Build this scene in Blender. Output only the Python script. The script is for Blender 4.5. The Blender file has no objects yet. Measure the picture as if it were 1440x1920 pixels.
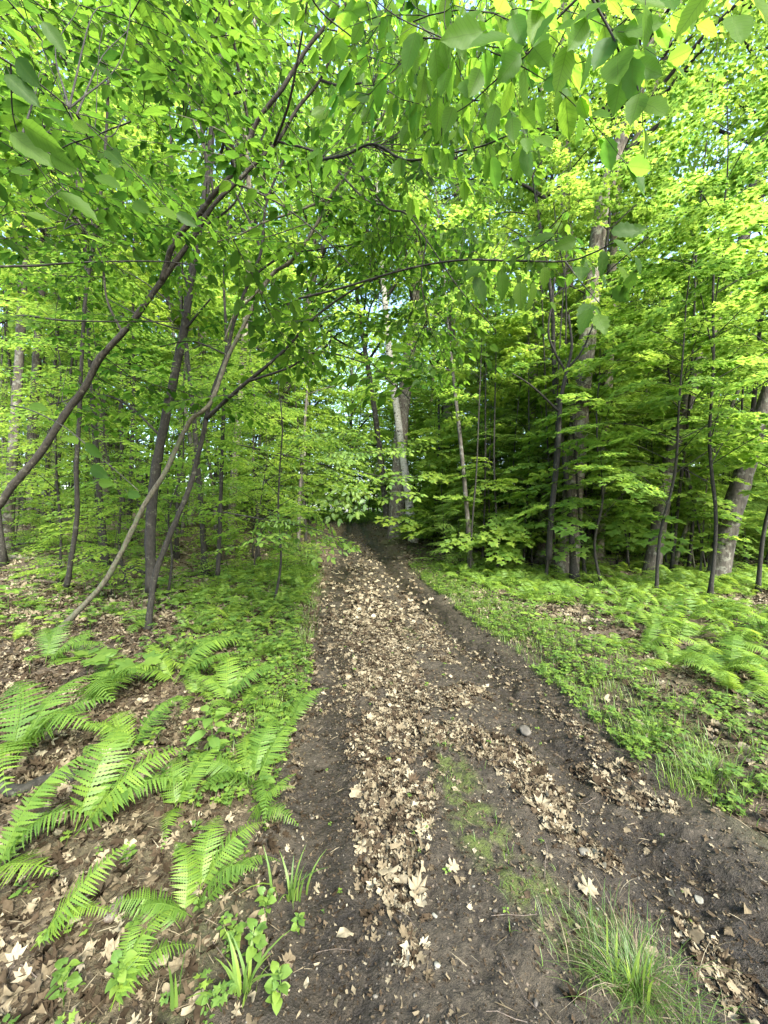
import bpy, math, random
import numpy as np
random.seed(11)
rng = np.random.default_rng(11)
PI = math.pi
sc = bpy.context.scene
COL = sc.collection

# ------------------------------------------------------------------ camera, sky, sun, exposure
EYE = 1.5
cam_d = bpy.data.cameras.new('camera'); cam = bpy.data.objects.new('camera', cam_d); COL.objects.link(cam)
cam_d.sensor_fit = 'HORIZONTAL'; cam_d.sensor_width = 36; cam_d.lens = 18.0
cam_d.clip_start = 0.02; cam_d.clip_end = 600
cam.location = (0, 0, EYE); cam.rotation_euler = (math.radians(90), 0, 0)
sc.camera = cam
SUN_EL, SUN_AZ = math.radians(43), math.radians(150)      # azimuth clockwise from +Y (north)
w = bpy.data.worlds.new('World'); sc.world = w; w.use_nodes = True
nt = w.node_tree; bg = nt.nodes['Background']
sky = nt.nodes.new('ShaderNodeTexSky'); sky.sky_type = 'NISHITA'; sky.sun_disc = False
sky.sun_elevation = SUN_EL; sky.sun_rotation = SUN_AZ
sky.air_density = 1.0; sky.dust_density = 2.5; sky.ozone_density = 1.0
nt.links.new(sky.outputs[0], bg.inputs[0]); bg.inputs[1].default_value = 0.15
sd = bpy.data.lights.new('sun', 'SUN'); sun = bpy.data.objects.new('sun', sd); COL.objects.link(sun)
sd.energy = 2.0; sd.angle = math.radians(10); sd.color = (1.0, 0.96, 0.88)
sun.rotation_euler = (math.radians(90) - SUN_EL, 0, PI - SUN_AZ)
sc.view_settings.view_transform = 'Standard'; sc.view_settings.look = 'None'
sc.view_settings.gamma = 1; sc.view_settings.exposure = 2.7
sc.cycles.max_bounces = 14; sc.cycles.diffuse_bounces = 12; sc.cycles.glossy_bounces = 2
sc.cycles.transmission_bounces = 12; sc.cycles.use_denoising = True
sc.cycles.caustics_reflective = False; sc.cycles.caustics_refractive = False

# ------------------------------------------------------------------ maths helpers
def P(px, py, d):                 # a point seen at photo pixel (1440 x 1920) at distance d ahead
    return np.array([(px-720)/720*d, d, EYE+(960-py)/720*d])
def sstep(a, b, x):
    t = np.clip((x-a)/(b-a), 0, 1); return t*t*(3-2*t)
def _h(i, j, s):
    n = (i*374761393 + j*668265263 + s*974634777) & 0x7fffffff
    n = ((n ^ (n >> 13))*1274126177) & 0x7fffffff
    return ((n ^ (n >> 16)) & 0xffff)/65535.0
def noise(x, y, s=0):
    x = np.asarray(x, float); y = np.asarray(y, float)
    i = np.floor(x).astype(np.int64); j = np.floor(y).astype(np.int64)
    fx, fy = x-i, y-j; fx = fx*fx*(3-2*fx); fy = fy*fy*(3-2*fy)
    a, b, c, d = _h(i, j, s), _h(i+1, j, s), _h(i, j+1, s), _h(i+1, j+1, s)
    return (a*(1-fx)+b*fx)*(1-fy)+(c*(1-fx)+d*fx)*fy
def fbm(x, y, s=0, o=3):
    r = 0; a = .5; t = 0
    for k in range(o):
        r = r+a*noise(x*2**k, y*2**k, s+k*7); t += a; a *= .5
    return r/t
CY = np.array([-3, 1, 2, 3.2, 4.5, 7.7, 11, 14.4, 19, 24, 30, 45, 80]); CX = np.array([.9, .64, .53, .46, .3, -.12, -.5, -.95, -1.35, -1.75, -2.8, -8, -24])
def cen(y): return np.interp(y, CY, CX)
def hw(y): return np.interp(y, [0, 5, 8, 13, 20, 60], [1, .97, .86, .66, .42, .35])
def tn(x, y): return (x-cen(y))/hw(y)
def height(x, y):
    x = np.asarray(x, float); y = np.asarray(y, float); t = x-cen(y)
    z = .80*sstep(6.5, 23, y) - .012*np.maximum(y-26, 0)
    z = z + sstep(1.3, 8.5, -t)*sstep(4.5, 16, y)*1.15 + .055*np.maximum(y-16, 0)*sstep(1.5, 9, -t)*sstep(60, 30, y)
    z = z - sstep(2, 7, t)*sstep(7, 18, y)*.45
    z = z + .10*sstep(1.05, 1.8, np.abs(tn(x, y)))*(.6+.8*noise(x*.7, y*.7, 3))
    off = sstep(1.1, 2.2, np.abs(tn(x, y)))
    z = z + off*(.22*(fbm(x*.55+9, y*.55, 5)-.5) + .06*(fbm(x*3, y*3, 8)-.5))
    return z
def edge(x, y): return .34*(fbm(x*1.6+3, y*1.6, 81)-.5)+.10*(noise(x*9, y*9, 82)-.5)
def trail_z(x, y):
    t = tn(x, y); z = height(x, y)
    wob = .06*(noise(y*1.3, y*0, 4)-.5)
    z = z - .045*1.6*np.exp(-((t-.62-wob)/.24)**2) - .045*np.exp(-((t+.80+wob)/.22)**2) + .02*np.exp(-(t/.35)**2)
    lum = .06*(fbm(x*6, y*6, 21)-.5) + .026*(fbm(x*28, y*28, 22, 3)-.5)
    tread = .05*(noise(x*16+y*5, y*13, 31)-.5)*np.exp(-((t-.66)/.3)**2)
    z = z + lum + tread
    return z - .09*sstep(1.15, 1.42, np.abs(t)+edge(x, y))
def G(px, py):                    # ground point under a photo pixel
    d = 1.0
    lo, hi = .4, 60.0
    f = lambda q: EYE+(960-py)/720*q - float(height((px-720)/720*q, q))
    q = lo
    while q < hi and f(q) > 0: q *= 1.03
    return np.array([(px-720)/720*q, q, float(height((px-720)/720*q, q))])

def norm(v): 
    v = np.asarray(v, float); return v/np.maximum(np.linalg.norm(v, axis=-1, keepdims=True), 1e-9)
def frames(d, n):                 # columns: side, dir, normal
    d = norm(d); s = norm(np.cross(d, n)); n2 = np.cross(s, d)
    return np.stack([s, d, n2], axis=-1)
def smooth(pts, rad, k=6):        # Catmull-Rom through the points
    p = np.array(pts, float); r = np.array(rad, float)
    q = np.vstack([2*p[0]-p[1], p, 2*p[-1]-p[-2]]); o = []; ro = []
    for i in range(len(p)-1):
        for t in np.arange(k)/k:
            a, b, c, d = q[i:i+4]
            o.append(.5*((2*b)+(c-a)*t+(2*a-5*b+4*c-d)*t*t+(3*b-a-3*c+d)*t**3)); ro.append(r[i]*(1-t)+r[i+1]*t)
    o.append(p[-1]); ro.append(r[-1]); return np.array(o), np.array(ro)

class Acc:                        # collects geometry, then links it as ONE mesh object
    def __init__(s): s.V = []; s.F = {}; s.R = []; s.L = []; s.n = 0
    def add(s, V, F, rnd=0.0, lc=None):
        V = np.asarray(V, np.float32).reshape(-1, 3); m = len(V)
        s.V.append(V)
        for f in (F if isinstance(F, list) else [F]):
            f = np.asarray(f, np.int64); s.F.setdefault(f.shape[1], []).append(f+s.n)
        s.R.append(np.broadcast_to(np.asarray(rnd, np.float32), (m,)))
        s.L.append(np.zeros((m, 3), np.float32) if lc is None else np.asarray(lc, np.float32).reshape(-1, 3))
        s.n += m
    def tri(s): return sum(len(f)*(k-2) for k, l in s.F.items() for f in l)
    def mesh(s, name, mats, smooth_=False):
        me = bpy.data.meshes.new(name)
        if not s.V: return me
        V = np.concatenate(s.V); me.vertices.add(len(V)); me.vertices.foreach_set('co', V.ravel())
        idx = []; st = []; o = 0
        for k, l in s.F.items():
            f = np.concatenate(l); idx.append(f.ravel()); st.append(o+np.arange(len(f))*k); o += f.size
        idx = np.concatenate(idx).astype(np.int32); st = np.concatenate(st).astype(np.int32)
        me.loops.add(len(idx)); me.loops.foreach_set('vertex_index', idx)
        me.polygons.add(len(st)); me.polygons.foreach_set('loop_start', st)
        a = me.attributes.new('rnd', 'FLOAT', 'POINT'); a.data.foreach_set('value', np.concatenate(s.R))
        a = me.attributes.new('lc', 'FLOAT_VECTOR', 'POINT'); a.data.foreach_set('vector', np.concatenate(s.L).ravel())
        me.update(calc_edges=True)
        if smooth_: me.polygons.foreach_set('use_smooth', np.ones(len(st), bool))
        for m in (mats if isinstance(mats, list) else [mats]): me.materials.append(m)
        return me

def link(name, me, parent=None, loc=None):
    o = bpy.data.objects.new(name, me); COL.objects.link(o)
    if parent: o.parent = parent
    if loc is not None: o.location = tuple(float(v) for v in loc)
    return o
def tag(o, label, cat, group=None, kind=None):
    if label: o['label'] = label
    if cat: o['category'] = cat
    if group: o['group'] = group
    if kind: o['kind'] = kind
    return o
def thing(name, label, cat, loc=(0, 0, 0), group=None):
    return tag(link(name, None, None, loc), label, cat, group)
def dup(root, loc, rot=(0, 0, 0), scale=1.0, label=None):
    r = root.copy(); COL.objects.link(r); r.location = tuple(float(v) for v in loc); r.rotation_euler = rot; r.scale = (scale,)*3
    if label: r['label'] = label
    for ch in KIDS.get(root.name, []):
        c = ch.copy(); COL.objects.link(c); c.parent = r
    return r
KIDS = {}

def inst(acc, T, R, p, s, rj=0.25):
    """T=(V,F,rnd,lc) template; R (K,3,3), p (K,3), s (K)"""
    V, F, rn, lc = T; K = len(p); m = len(V)
    W = np.einsum('kij,mj->kmi', R*np.asarray(s)[:, None, None], V)+np.asarray(p)[:, None, :]
    off = (np.arange(K)*m)[:, None, None]
    Fs = [(f[None]+off).reshape(-1, f.shape[1]) for f in F]
    rr = (rn[None]+rng.uniform(-rj, rj, (K, 1))).ravel()
    acc.add(W.reshape(-1, 3), Fs, np.clip(rr, 0, 1), np.broadcast_to(lc[None], (K, m, 3)).reshape(-1, 3))

def tube(acc, pts, rad, k=8, rough=0.0, rnd=.5, cap=True):
    p = np.asarray(pts, float); r = np.asarray(rad, float); n = len(p)
    t = norm(np.gradient(p, axis=0)); ref = np.array([1., 0, 0]) if abs(t[0][0]) < .8 else np.array([0, 1., 0])
    u = []; a = ref
    for i in range(n):
        a = norm(a-t[i]*np.dot(a, t[i])); u.append(a)
    u = np.array(u); v = np.cross(t, u); th = np.arange(k)*2*PI/k
    rr = r[:, None]*np.ones((n, k))
    if rough:
        L = np.concatenate([[0], np.cumsum(np.linalg.norm(np.diff(p, axis=0), axis=1))])
        sc_ = 1/max(r.max(), .02)
        rr = rr*(1+rough*(noise(th[None]*4/1.0+L[:, None]*0+7, L[:, None]*sc_*.8, 3)-.5)*2*1+rough*.6*(noise(np.cos(th)[None]*1.3+5, L[:, None]*sc_*.35+np.sin(th)[None]*1.3, 9)-.5))
    V = p[:, None]+rr[..., None]*(np.cos(th)[None, :, None]*u[:, None]+np.sin(th)[None, :, None]*v[:, None])
    i = np.arange(n-1)[:, None]*k; j = np.arange(k)[None]; j2 = (j+1) % k
    F = np.stack([i+j, i+j2, i+k+j2, i+k+j], -1).reshape(-1, 4)
    Fl = [F]
    if cap: Fl += [np.arange(k)[None, ::-1], (n-1)*k+np.arange(k)[None]]
    acc.add(V.reshape(-1, 3), Fl, rnd, np.stack([np.broadcast_to(np.cos(th), (n, k)), np.broadcast_to(np.sin(th), (n, k)), np.zeros((n, k))], -1).reshape(-1, 3))

# ------------------------------------------------------------------ materials
def mat(name):
    m = bpy.data.materials.new(name); m.use_nodes = True; n = m.node_tree.nodes; n.clear()
    return m, n, m.node_tree.links
def N(n, t, **k):
    o = n.new('ShaderNode'+t)
    for a, b in k.items(): setattr(o, a, b)
    return o
def attr(n, name): return N(n, 'Attribute', attribute_name=name, attribute_type='GEOMETRY')
def ramp(n, l, fac, stops):
    r = N(n, 'ValToRGB'); l.new(fac, r.inputs[0]); e = r.color_ramp.elements
    while len(e) < len(stops): e.new(.5)
    for i, (p_, c) in enumerate(stops): e[i].position = p_; e[i].color = (*c, 1)
    return r.outputs[0]
def math_(n, l, op, a, b=None, c=None):
    m = N(n, 'Math', operation=op)
    for i, v in enumerate((a, b, c)):
        if v is None: continue
        if isinstance(v, (int, float)): m.inputs[i].default_value = v
        else: l.new(v, m.inputs[i])
    return m.outputs[0]
def mixc(n, l, f, a, b, mode='MIX'):
    m = N(n, 'Mix', data_type='RGBA', blend_type=mode)
    for i, v in ((0, f), (6, a), (7, b)):
        if isinstance(v, tuple): m.inputs[i].default_value = (*v, 1)
        elif isinstance(v, (int, float)): m.inputs[i].default_value = v
        else: l.new(v, m.inputs[i])
    return m.outputs[2]
def leaf_mat(name, dif, tra, tf=.5, veins=False, gloss=.05, var=.35, obj=True):
    m, n, l = mat(name); o = N(n, 'OutputMaterial')
    a = attr(n, 'rnd').outputs['Fac']
    if obj:
        oi = N(n, 'ObjectInfo').outputs['Random']
        a = math_(n, l, 'MULTIPLY_ADD', oi, .4, math_(n, l, 'MULTIPLY', a, .6))
    k = lambda c, f, g: tuple(min(1, v*f*w_) for v, w_ in zip(c, g))
    cd = ramp(n, l, a, [(0, k(dif, 1-var, (.8, 1, 1.1))), (.5, dif), (1, k(dif, 1+var, (1.25, 1.02, .8)))])
    ct = ramp(n, l, a, [(0, k(tra, 1-var, (.75, 1, 1.2))), (.5, tra), (1, k(tra, 1+var*.5, (1.15, 1.0, .9)))])
    bump = None
    if veins:
        s = N(n, 'SeparateXYZ'); l.new(attr(n, 'lc').outputs['Vector'], s.inputs[0])
        av = math_(n, l, 'ABSOLUTE', s.outputs[0])
        q = math_(n, l, 'FRACT', math_(n, l, 'MULTIPLY', math_(n, l, 'SUBTRACT', s.outputs[1], math_(n, l, 'MULTIPLY', av, .8)), 10.0))
        sv = math_(n, l, 'LESS_THAN', math_(n, l, 'ABSOLUTE', math_(n, l, 'SUBTRACT', q, .5)), .09)
        mv = math_(n, l, 'LESS_THAN', av, .012)
        v = math_(n, l, 'MAXIMUM', math_(n, l, 'MULTIPLY', sv, .55), mv)
        cd = mixc(n, l, math_(n, l, 'MULTIPLY', v, .5), cd, k(dif, 1.7, (1.2, 1, 1)))
        ct = mixc(n, l, math_(n, l, 'MULTIPLY', v, .6), ct, k(tra, .45, (1, 1, 1)))
    d = N(n, 'BsdfDiffuse'); l.new(cd, d.inputs[0])
    t = N(n, 'BsdfTranslucent'); l.new(ct, t.inputs[0])
    mx = N(n, 'MixShader'); mx.inputs[0].default_value = tf; l.new(d.outputs[0], mx.inputs[1]); l.new(t.outputs[0], mx.inputs[2])
    g = N(n, 'BsdfGlossy'); g.inputs['Roughness'].default_value = .5; g.inputs[0].default_value = (.5, .55, .5, 1)
    m2 = N(n, 'MixShader'); m2.inputs[0].default_value = gloss; l.new(mx.outputs[0], m2.inputs[1]); l.new(g.outputs[0], m2.inputs[2])
    l.new(m2.outputs[0], o.inputs[0]); return m
def bark_mat(name, c1, c2, c3, scale=1.0, stretch=.22, lichen=.35, birch=False, bump=.6):
    m, n, l = mat(name); o = N(n, 'OutputMaterial'); b = N(n, 'BsdfPrincipled'); l.new(b.outputs[0], o.inputs[0])
    tc = N(n, 'TexCoord').outputs['Object']; mp = N(n, 'Mapping'); l.new(tc, mp.inputs[0])
    mp.inputs['Scale'].default_value = (14*scale, 14*scale, 14*scale*stretch)
    nz = N(n, 'TexNoise'); l.new(mp.outputs[0], nz.inputs[0]); nz.inputs['Scale'].default_value = 1.6; nz.inputs['Detail'].default_value = 6; nz.inputs['Roughness'].default_value = .65
    base = ramp(n, l, nz.outputs[0], [(.3, c1), (.55, c2), (.75, tuple(v*1.35 for v in c2))])
    n2 = N(n, 'TexNoise'); l.new(tc, n2.inputs[0]); n2.inputs['Scale'].default_value = 7*scale; n2.inputs['Detail'].default_value = 5; n2.inputs['Roughness'].default_value = .7
    lf = ramp(n, l, n2.outputs[0], [(.62-lichen*.25, (0, 0, 0)), (.68-lichen*.2, (1, 1, 1))])
    col = mixc(n, l, math_(n, l, 'MULTIPLY', lf, .75), base, c3)
    if birch:
        mp2 = N(n, 'Mapping'); l.new(tc, mp2.inputs[0]); mp2.inputs['Scale'].default_value = (4, 4, 13)
        n3 = N(n, 'TexNoise'); l.new(mp2.outputs[0], n3.inputs[0]); n3.inputs['Scale'].default_value = 1.0; n3.inputs['Detail'].default_value = 6; n3.inputs['Roughness'].default_value = .75
        col = mixc(n, l, ramp(n, l, n3.outputs[0], [(.56, (0, 0, 0)), (.6, (1, 1, 1))]), col, (.03, .025, .02))
    l.new(col, b.inputs['Base Color']); b.inputs['Roughness'].default_value = .9; b.inputs['Specular IOR Level'].default_value = .2
    bp = N(n, 'Bump'); bp.inputs['Strength'].default_value = bump; bp.inputs['Distance'].default_value = .02; l.new(nz.outputs[0], bp.inputs['Height']); l.new(bp.outputs[0], b.inputs['Normal'])
    return m
M = {}
M['beech'] = leaf_mat('beech leaf', (.035, .078, .012), (.125, .26, .024), .55, True, .012, .5, False)
M['over'] = leaf_mat('overhanging leaf', (.05, .11, .016), (.25, .46, .04), .6, True, .015, .3, False)
M['maple'] = leaf_mat('maple leaf', (.10, .17, .03), (.38, .58, .08), .52, False, .02, .35)
M['canopy'] = leaf_mat('canopy leaf', (.09, .155, .03), (.34, .55, .08), .54, False, .03, .35)
M['dark'] = leaf_mat('hemlock needles', (.09, .15, .035), (.3, .48, .08), .5, False, .02, .3)
M['fern'] = leaf_mat('fern frond', (.09, .165, .024), (.27, .45, .045), .42, False, .03, .45)
M['fern_sun_tint'] = leaf_mat('sun-tinted fern frond', (.11, .19, .03), (.33, .50, .055), .42, False, .03, .4)  # fern green with right-bank sunlight painted in; left clumps share it
M['herb'] = leaf_mat('herb leaf', (.09, .165, .03), (.28, .46, .06), .42, True, .04, .4, False)
M['grass'] = leaf_mat('grass blade', (.10, .17, .03), (.26, .44, .05), .4, False, .06, .45, False)
M['dry'] = None
def dry_mat():
    m, n, l = mat('dry leaf'); o = N(n, 'OutputMaterial'); a = attr(n, 'rnd').outputs['Fac']
    c = ramp(n, l, a, [(0, (.022, .017, .011)), (.25, (.06, .046, .03)), (.5, (.125, .106, .068)), (.78, (.235, .208, .14)), (1, (.31, .285, .205))])
    tc = N(n, 'TexCoord').outputs['Object']; nz = N(n, 'TexNoise'); l.new(tc, nz.inputs[0]); nz.inputs['Scale'].default_value = 60; nz.inputs['Detail'].default_value = 3
    c = mixc(n, l, .5, c, ramp(n, l, nz.outputs[0], [(.3, (.55, .5, .45)), (.7, (1.25, 1.2, 1.15))]), 'MULTIPLY')
    d = N(n, 'BsdfDiffuse'); l.new(c, d.inputs[0]); t = N(n, 'BsdfTranslucent'); l.new(c, t.inputs[0])
    mx = N(n, 'MixShader'); mx.inputs[0].default_value = .15; l.new(d.outputs[0], mx.inputs[1]); l.new(t.outputs[0], mx.inputs[2]); l.new(mx.outputs[0], o.inputs[0]); return m
M['dry'] = dry_mat()
M['bark'] = bark_mat('grey bark', (.02, .018, .014), (.07, .064, .052), (.15, .155, .125), 1.0)
M['bark_dark'] = bark_mat('dark smooth bark', (.010, .0095, .008), (.027, .026, .021), (.09, .095, .065), 2.2, .5, .15, bump=.3)
M['bark_warm'] = bark_mat('brown smooth bark', (.013, .0115, .009), (.034, .031, .024), (.10, .10, .07), 2.2, .5, .2, bump=.3)
M['bark_pale'] = bark_mat('pale mottled bark', (.06, .05, .035), (.17, .15, .11), (.10, .13, .06), 2.0, .5, .4, bump=.4)
M['bark_green'] = bark_mat('greenish bark', (.03, .028, .02), (.09, .085, .06), (.07, .095, .045), 2.0, .5, .4, bump=.5)
M['bark_rough'] = bark_mat('furrowed bark', (.03, .025, .02), (.13, .112, .088), (.25, .26, .19), 1.3, .16, .45, bump=1.0)
M['birch'] = bark_mat('white birch bark', (.2, .19, .15), (.38, .37, .32), (.22, .22, .17), 1.0, 1.2, .2, True, .2)
M['wood'] = bark_mat('rotting wood', (.03, .024, .018), (.12, .095, .07), (.07, .10, .03), 1.4, .3, .35)
M['twig'] = bark_mat('dead twig', (.04, .032, .024), (.11, .09, .07), (.15, .145, .12), 3, .4, .2)
def ground_mat(name, trail):
    m, n, l = mat(name); o = N(n, 'OutputMaterial'); b = N(n, 'BsdfPrincipled'); l.new(b.outputs[0], o.inputs[0])
    tc = N(n, 'TexCoord').outputs['Object']
    def nz(s, d=5, r=.6):
        q = N(n, 'TexNoise'); l.new(tc, q.inputs[0]); q.inputs['Scale'].default_value = s; q.inputs['Detail'].default_value = d; q.inputs['Roughness'].default_value = r; return q.outputs[0]
    A = nz(2.2); B = nz(28, 6, .7); C = nz(130, 3, .7)
    if trail:
        soil = ramp(n, l, B, [(.3, (.011, .0085, .0055)), (.5, (.028, .023, .0145)), (.72, (.07, .058, .038))])
        soil = mixc(n, l, ramp(n, l, A, [(.45, (0, 0, 0)), (.65, (.6, .6, .6))]), soil, (.066, .056, .037))
    else:
        soil = ramp(n, l, B, [(.3, (.022, .016, .010)), (.5, (.06, .045, .028)), (.72, (.15, .118, .078))])
    vo = N(n, 'TexVoronoi'); l.new(tc, vo.inputs[0]); vo.inputs['Scale'].default_value = 55; vo.inputs['Randomness'].default_value = 1
    fl = math_(n, l, 'MULTIPLY', math_(n, l, 'LESS_THAN', vo.outputs['Distance'], .26), ramp(n, l, vo.outputs['Color'], [(.62, (0, 0, 0)), (.66, (1, 1, 1))]))
    soil = mixc(n, l, math_(n, l, 'MULTIPLY', fl, .75), soil, (.13, .105, .075) if trail else (.18, .14, .1))
    ms = attr(n, 'rnd').outputs['Fac']; wt = N(n, 'SeparateXYZ'); l.new(attr(n, 'lc').outputs['Vector'], wt.inputs[0])
    soil = mixc(n, l, math_(n, l, 'MULTIPLY', wt.outputs[0], .8), soil, mixc(n, l, 1.0, soil, (.36, .34, .31), 'MULTIPLY'))
    mf = math_(n, l, 'MULTIPLY', ms, ramp(n, l, B, [(.35, (.1, .1, .1)), (.55, (1, 1, 1))]))
    soil = mixc(n, l, mf, soil, ramp(n, l, C, [(.3, (.03, .042, .008)), (.7, (.085, .115, .02))]))
    l.new(soil, b.inputs['Base Color']); b.inputs['Specular IOR Level'].default_value = .3
    rg = N(n, 'MapRange'); l.new(A, rg.inputs[0]); rg.inputs['To Min'].default_value = .55; rg.inputs['To Max'].default_value = 1; l.new(math_(n, l, 'SUBTRACT', rg.outputs[0], math_(n, l, 'MULTIPLY', wt.outputs[0], .3)), b.inputs['Roughness'])
    h = math_(n, l, 'ADD', B, math_(n, l, 'MULTIPLY', C, .35))
    bp = N(n, 'Bump'); bp.inputs['Strength'].default_value = .9; bp.inputs['Distance'].default_value = .03; l.new(h, bp.inputs['Height']); l.new(bp.outputs[0], b.inputs['Normal'])
    return m
M['trail'] = ground_mat('trail mud', True); M['floor'] = ground_mat('forest floor', False)
def stone_mat():
    m, n, l = mat('stone'); o = N(n, 'OutputMaterial'); b = N(n, 'BsdfPrincipled'); l.new(b.outputs[0], o.inputs[0])
    a = attr(n, 'rnd').outputs['Fac']; nz = N(n, 'TexNoise'); nz.inputs['Scale'].default_value = 45; nz.inputs['Detail'].default_value = 5
    l.new(N(n, 'TexCoord').outputs['Object'], nz.inputs[0])
    c = ramp(n, l, a, [(0, (.04, .034, .026)), (.5, (.085, .078, .06)), (1, (.17, .17, .135))])
    c = mixc(n, l, .8, c, ramp(n, l, nz.outputs[0], [(.3, (.6, .6, .55)), (.7, (1.2, 1.2, 1.2))]), 'MULTIPLY'); l.new(c, b.inputs['Base Color'])
    b.inputs['Roughness'].default_value = .75; bp = N(n, 'Bump'); bp.inputs['Strength'].default_value = .4; bp.inputs['Distance'].default_value = .004
    l.new(nz.outputs[0], bp.inputs['Height']); l.new(bp.outputs[0], b.inputs['Normal']); return m
M['stone'] = stone_mat()

# ------------------------------------------------------------------ ground and trail
def grid(xs, ys, zf, attrf, name, m):
    X, Y = np.meshgrid(xs, ys); nx, ny = len(xs), len(ys)
    return X, Y
def sheet(name, X, Y, Z, rn, m, wet=None):
    ny, nx = X.shape; i = np.arange(ny-1)[:, None]*nx; j = np.arange(nx-1)[None]
    F = np.stack([i+j, i+j+1, i+nx+j+1, i+nx+j], -1).reshape(-1, 4)
    a = Acc(); a.add(np.stack([X, Y, Z], -1).reshape(-1, 3), F, rn.ravel(), None if wet is None else np.stack([wet, wet, wet], -1).reshape(-1, 3)); return link(name, a.mesh(name, m, True))
u = np.linspace(-1, 1, 321); xs = np.sign(u)*(np.abs(u)*7+np.abs(u)**5*130)
v = np.linspace(0, 1, 340); ys = -8+v*26+v**6*180
X, Y = np.meshgrid(xs, ys); t = tn(X, Y)
Z = height(X, Y)-.10*sstep(1.36, 1.08, np.abs(t)+edge(X, Y))*(Y > -6)*(Y < 27)
moss = .55*sstep(.5, .66, fbm(X*.8, Y*.8, 41))*sstep(1.0, 1.5, np.abs(t))*np.where(t > 0, 1, .35)
tag(sheet('ground', X, Y, Z, moss, M['floor']), None, None, kind='structure')
T = np.linspace(-1.42, 1.42, 240)
ys = np.concatenate([np.arange(.45, 3.4, .0115), 3.4*np.exp(np.linspace(0, math.log(27.3/3.4), 420))])
TT, Y = np.meshgrid(T, ys); X = TT*hw(Y)+cen(Y); Z = trail_z(X, Y)
# moss on the central ridge, following the photo's strip from lower right to mid trail
def poly_dist(X, Y, pts):
    d = np.full(np.shape(X), 1e9); w = np.zeros(np.shape(X))
    for (a, b) in zip(pts[:-1], pts[1:]):
        ax, ay, aw = a; bx, by, bw = b; L2 = (bx-ax)**2+(by-ay)**2+1e-9
        q = np.clip(((X-ax)*(bx-ax)+(Y-ay)*(by-ay))/L2, 0, 1); dd = np.hypot(X-ax-q*(bx-ax), Y-ay-q*(by-ay)); ww = aw+(bw-aw)*q
        m_ = dd/ww < d; d = np.where(m_, dd/ww, d)
    return d
def gp(px, py, w_): g = G(px, py); return (g[0], g[1], w_)
MOSS = [gp(830, 1400, .06), gp(860, 1480, .10), gp(900, 1560, .12), gp(950, 1640, .10), gp(1020, 1700, .10), gp(1130, 1800, .16)]
MOSS2 = [gp(755, 1190, .16), gp(765, 1205, .16)]
ms = .9*sstep(1.5, .4, poly_dist(X, Y, MOSS))+.6*sstep(1.4, .5, poly_dist(X, Y, MOSS2))
ms = np.clip(ms*sstep(.35, .6, fbm(X*14, Y*14, 51))*1.3, 0, .9)+.35*sstep(1.0, 1.3, np.abs(TT))*sstep(.4, .6, fbm(X*5, Y*5, 52))
wet = np.clip(np.exp(-((TT-.68)/.30)**2)*1.0+np.exp(-((TT+.82)/.24)**2)*.9, 0, 1)*sstep(.30, .55, fbm(X*2.5, Y*2.5, 55)+.12)
tag(sheet('trail', X, Y, Z, ms, M['trail'], wet), None, None, kind='structure')

# ------------------------------------------------------------------ leaf shapes (local: x side, y stem->tip, z up), length 1
def leaf_hi(wd=.27, droop=.12, fold=.16, serr=.018, nl=9):
    V = []; L = []
    ys_ = np.linspace(0, 1, nl+1)
    for i, y in enumerate(ys_):
        h = wd*(math.sin(PI*min(1, y**.85))**.8)*(1.0 if y < .99 else 0)*(1-.25*y) + (.002)
        if 0 < i < nl: h += serr*(1 if i % 2 else -1)
        for q in (-1, -.5, 0, .5, 1):
            V.append((q*h, y, fold*abs(q*h)-droop*y*y+.012*math.sin(q*9+i*2))); L.append((q*h, y, 0))
    F = [(i*5+j, i*5+j+1, i*5+j+6, i*5+j+5) for i in range(nl) for j in range(4)]
    return np.array(V), [np.array(F)], np.array(L)
def leaf_mid(wd=.26, droop=.15, fold=.2):
    V = []; L = []
    for y, h in ((0, .01), (.3, wd), (.65, wd*.8), (1, .005)):
        for q in (-1, 0, 1): V.append((q*h, y, fold*abs(q*h)-droop*y*y)); L.append((q*h, y, 0))
    F = [(i*3+j, i*3+j+1, i*3+j+4, i*3+j+3) for i in range(3) for j in range(2)]
    return np.array(V), [np.array(F)], np.array(L)
def leaf_lo(wd=.3, fold=.15):
    V = np.array([(0, 0, 0), (wd, .45, fold*wd), (0, 1, -.12), (-wd, .45, fold*wd)]); return V, [np.array([(0, 1, 2), (0, 2, 3)])], V*np.array([1, 1, 0])
def outline_leaf(half, cy=.4, curl=.1, cup=.1, seed=0):
    o = [(x, y) for x, y in half]+[(-x, y) for x, y in half[::-1] if x > 1e-6]
    r = np.random.default_rng(seed); o = np.array(o); x = o[:, 0]; y = o[:, 1]
    z = cup*(x*x)-curl*y*y+.04*r.standard_normal(len(o))*abs(cup)*3
    V = np.vstack([[0, cy, 0], np.column_stack([x, y, z])]); n_ = len(o)
    F = np.array([(0, 1+i, 1+(i+1) % n_) for i in range(n_)])
    return V, [F], V*np.array([1, 1, 0])
MAPLE = [(0, 0), (.10, -.03), (.30, -.06), (.42, .10), (.30, .22), (.40, .34), (.56, .62), (.38, .58), (.24, .56), (.20, .72), (.10, .84), (0, 1.0)]
MAPLE_LO = [(0, 0), (.38, .02), (.24, .26), (.54, .6), (.2, .55), (0, 1.0)]
OAKL = [(0, 0), (.05, .12), (.20, .16), (.26, .26), (.10, .32), (.16, .42), (.38, .46), (.44, .58), (.20, .60), (.20, .68), (.34, .80), (.26, .88), (.12, .86), (0, 1.0)]
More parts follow.
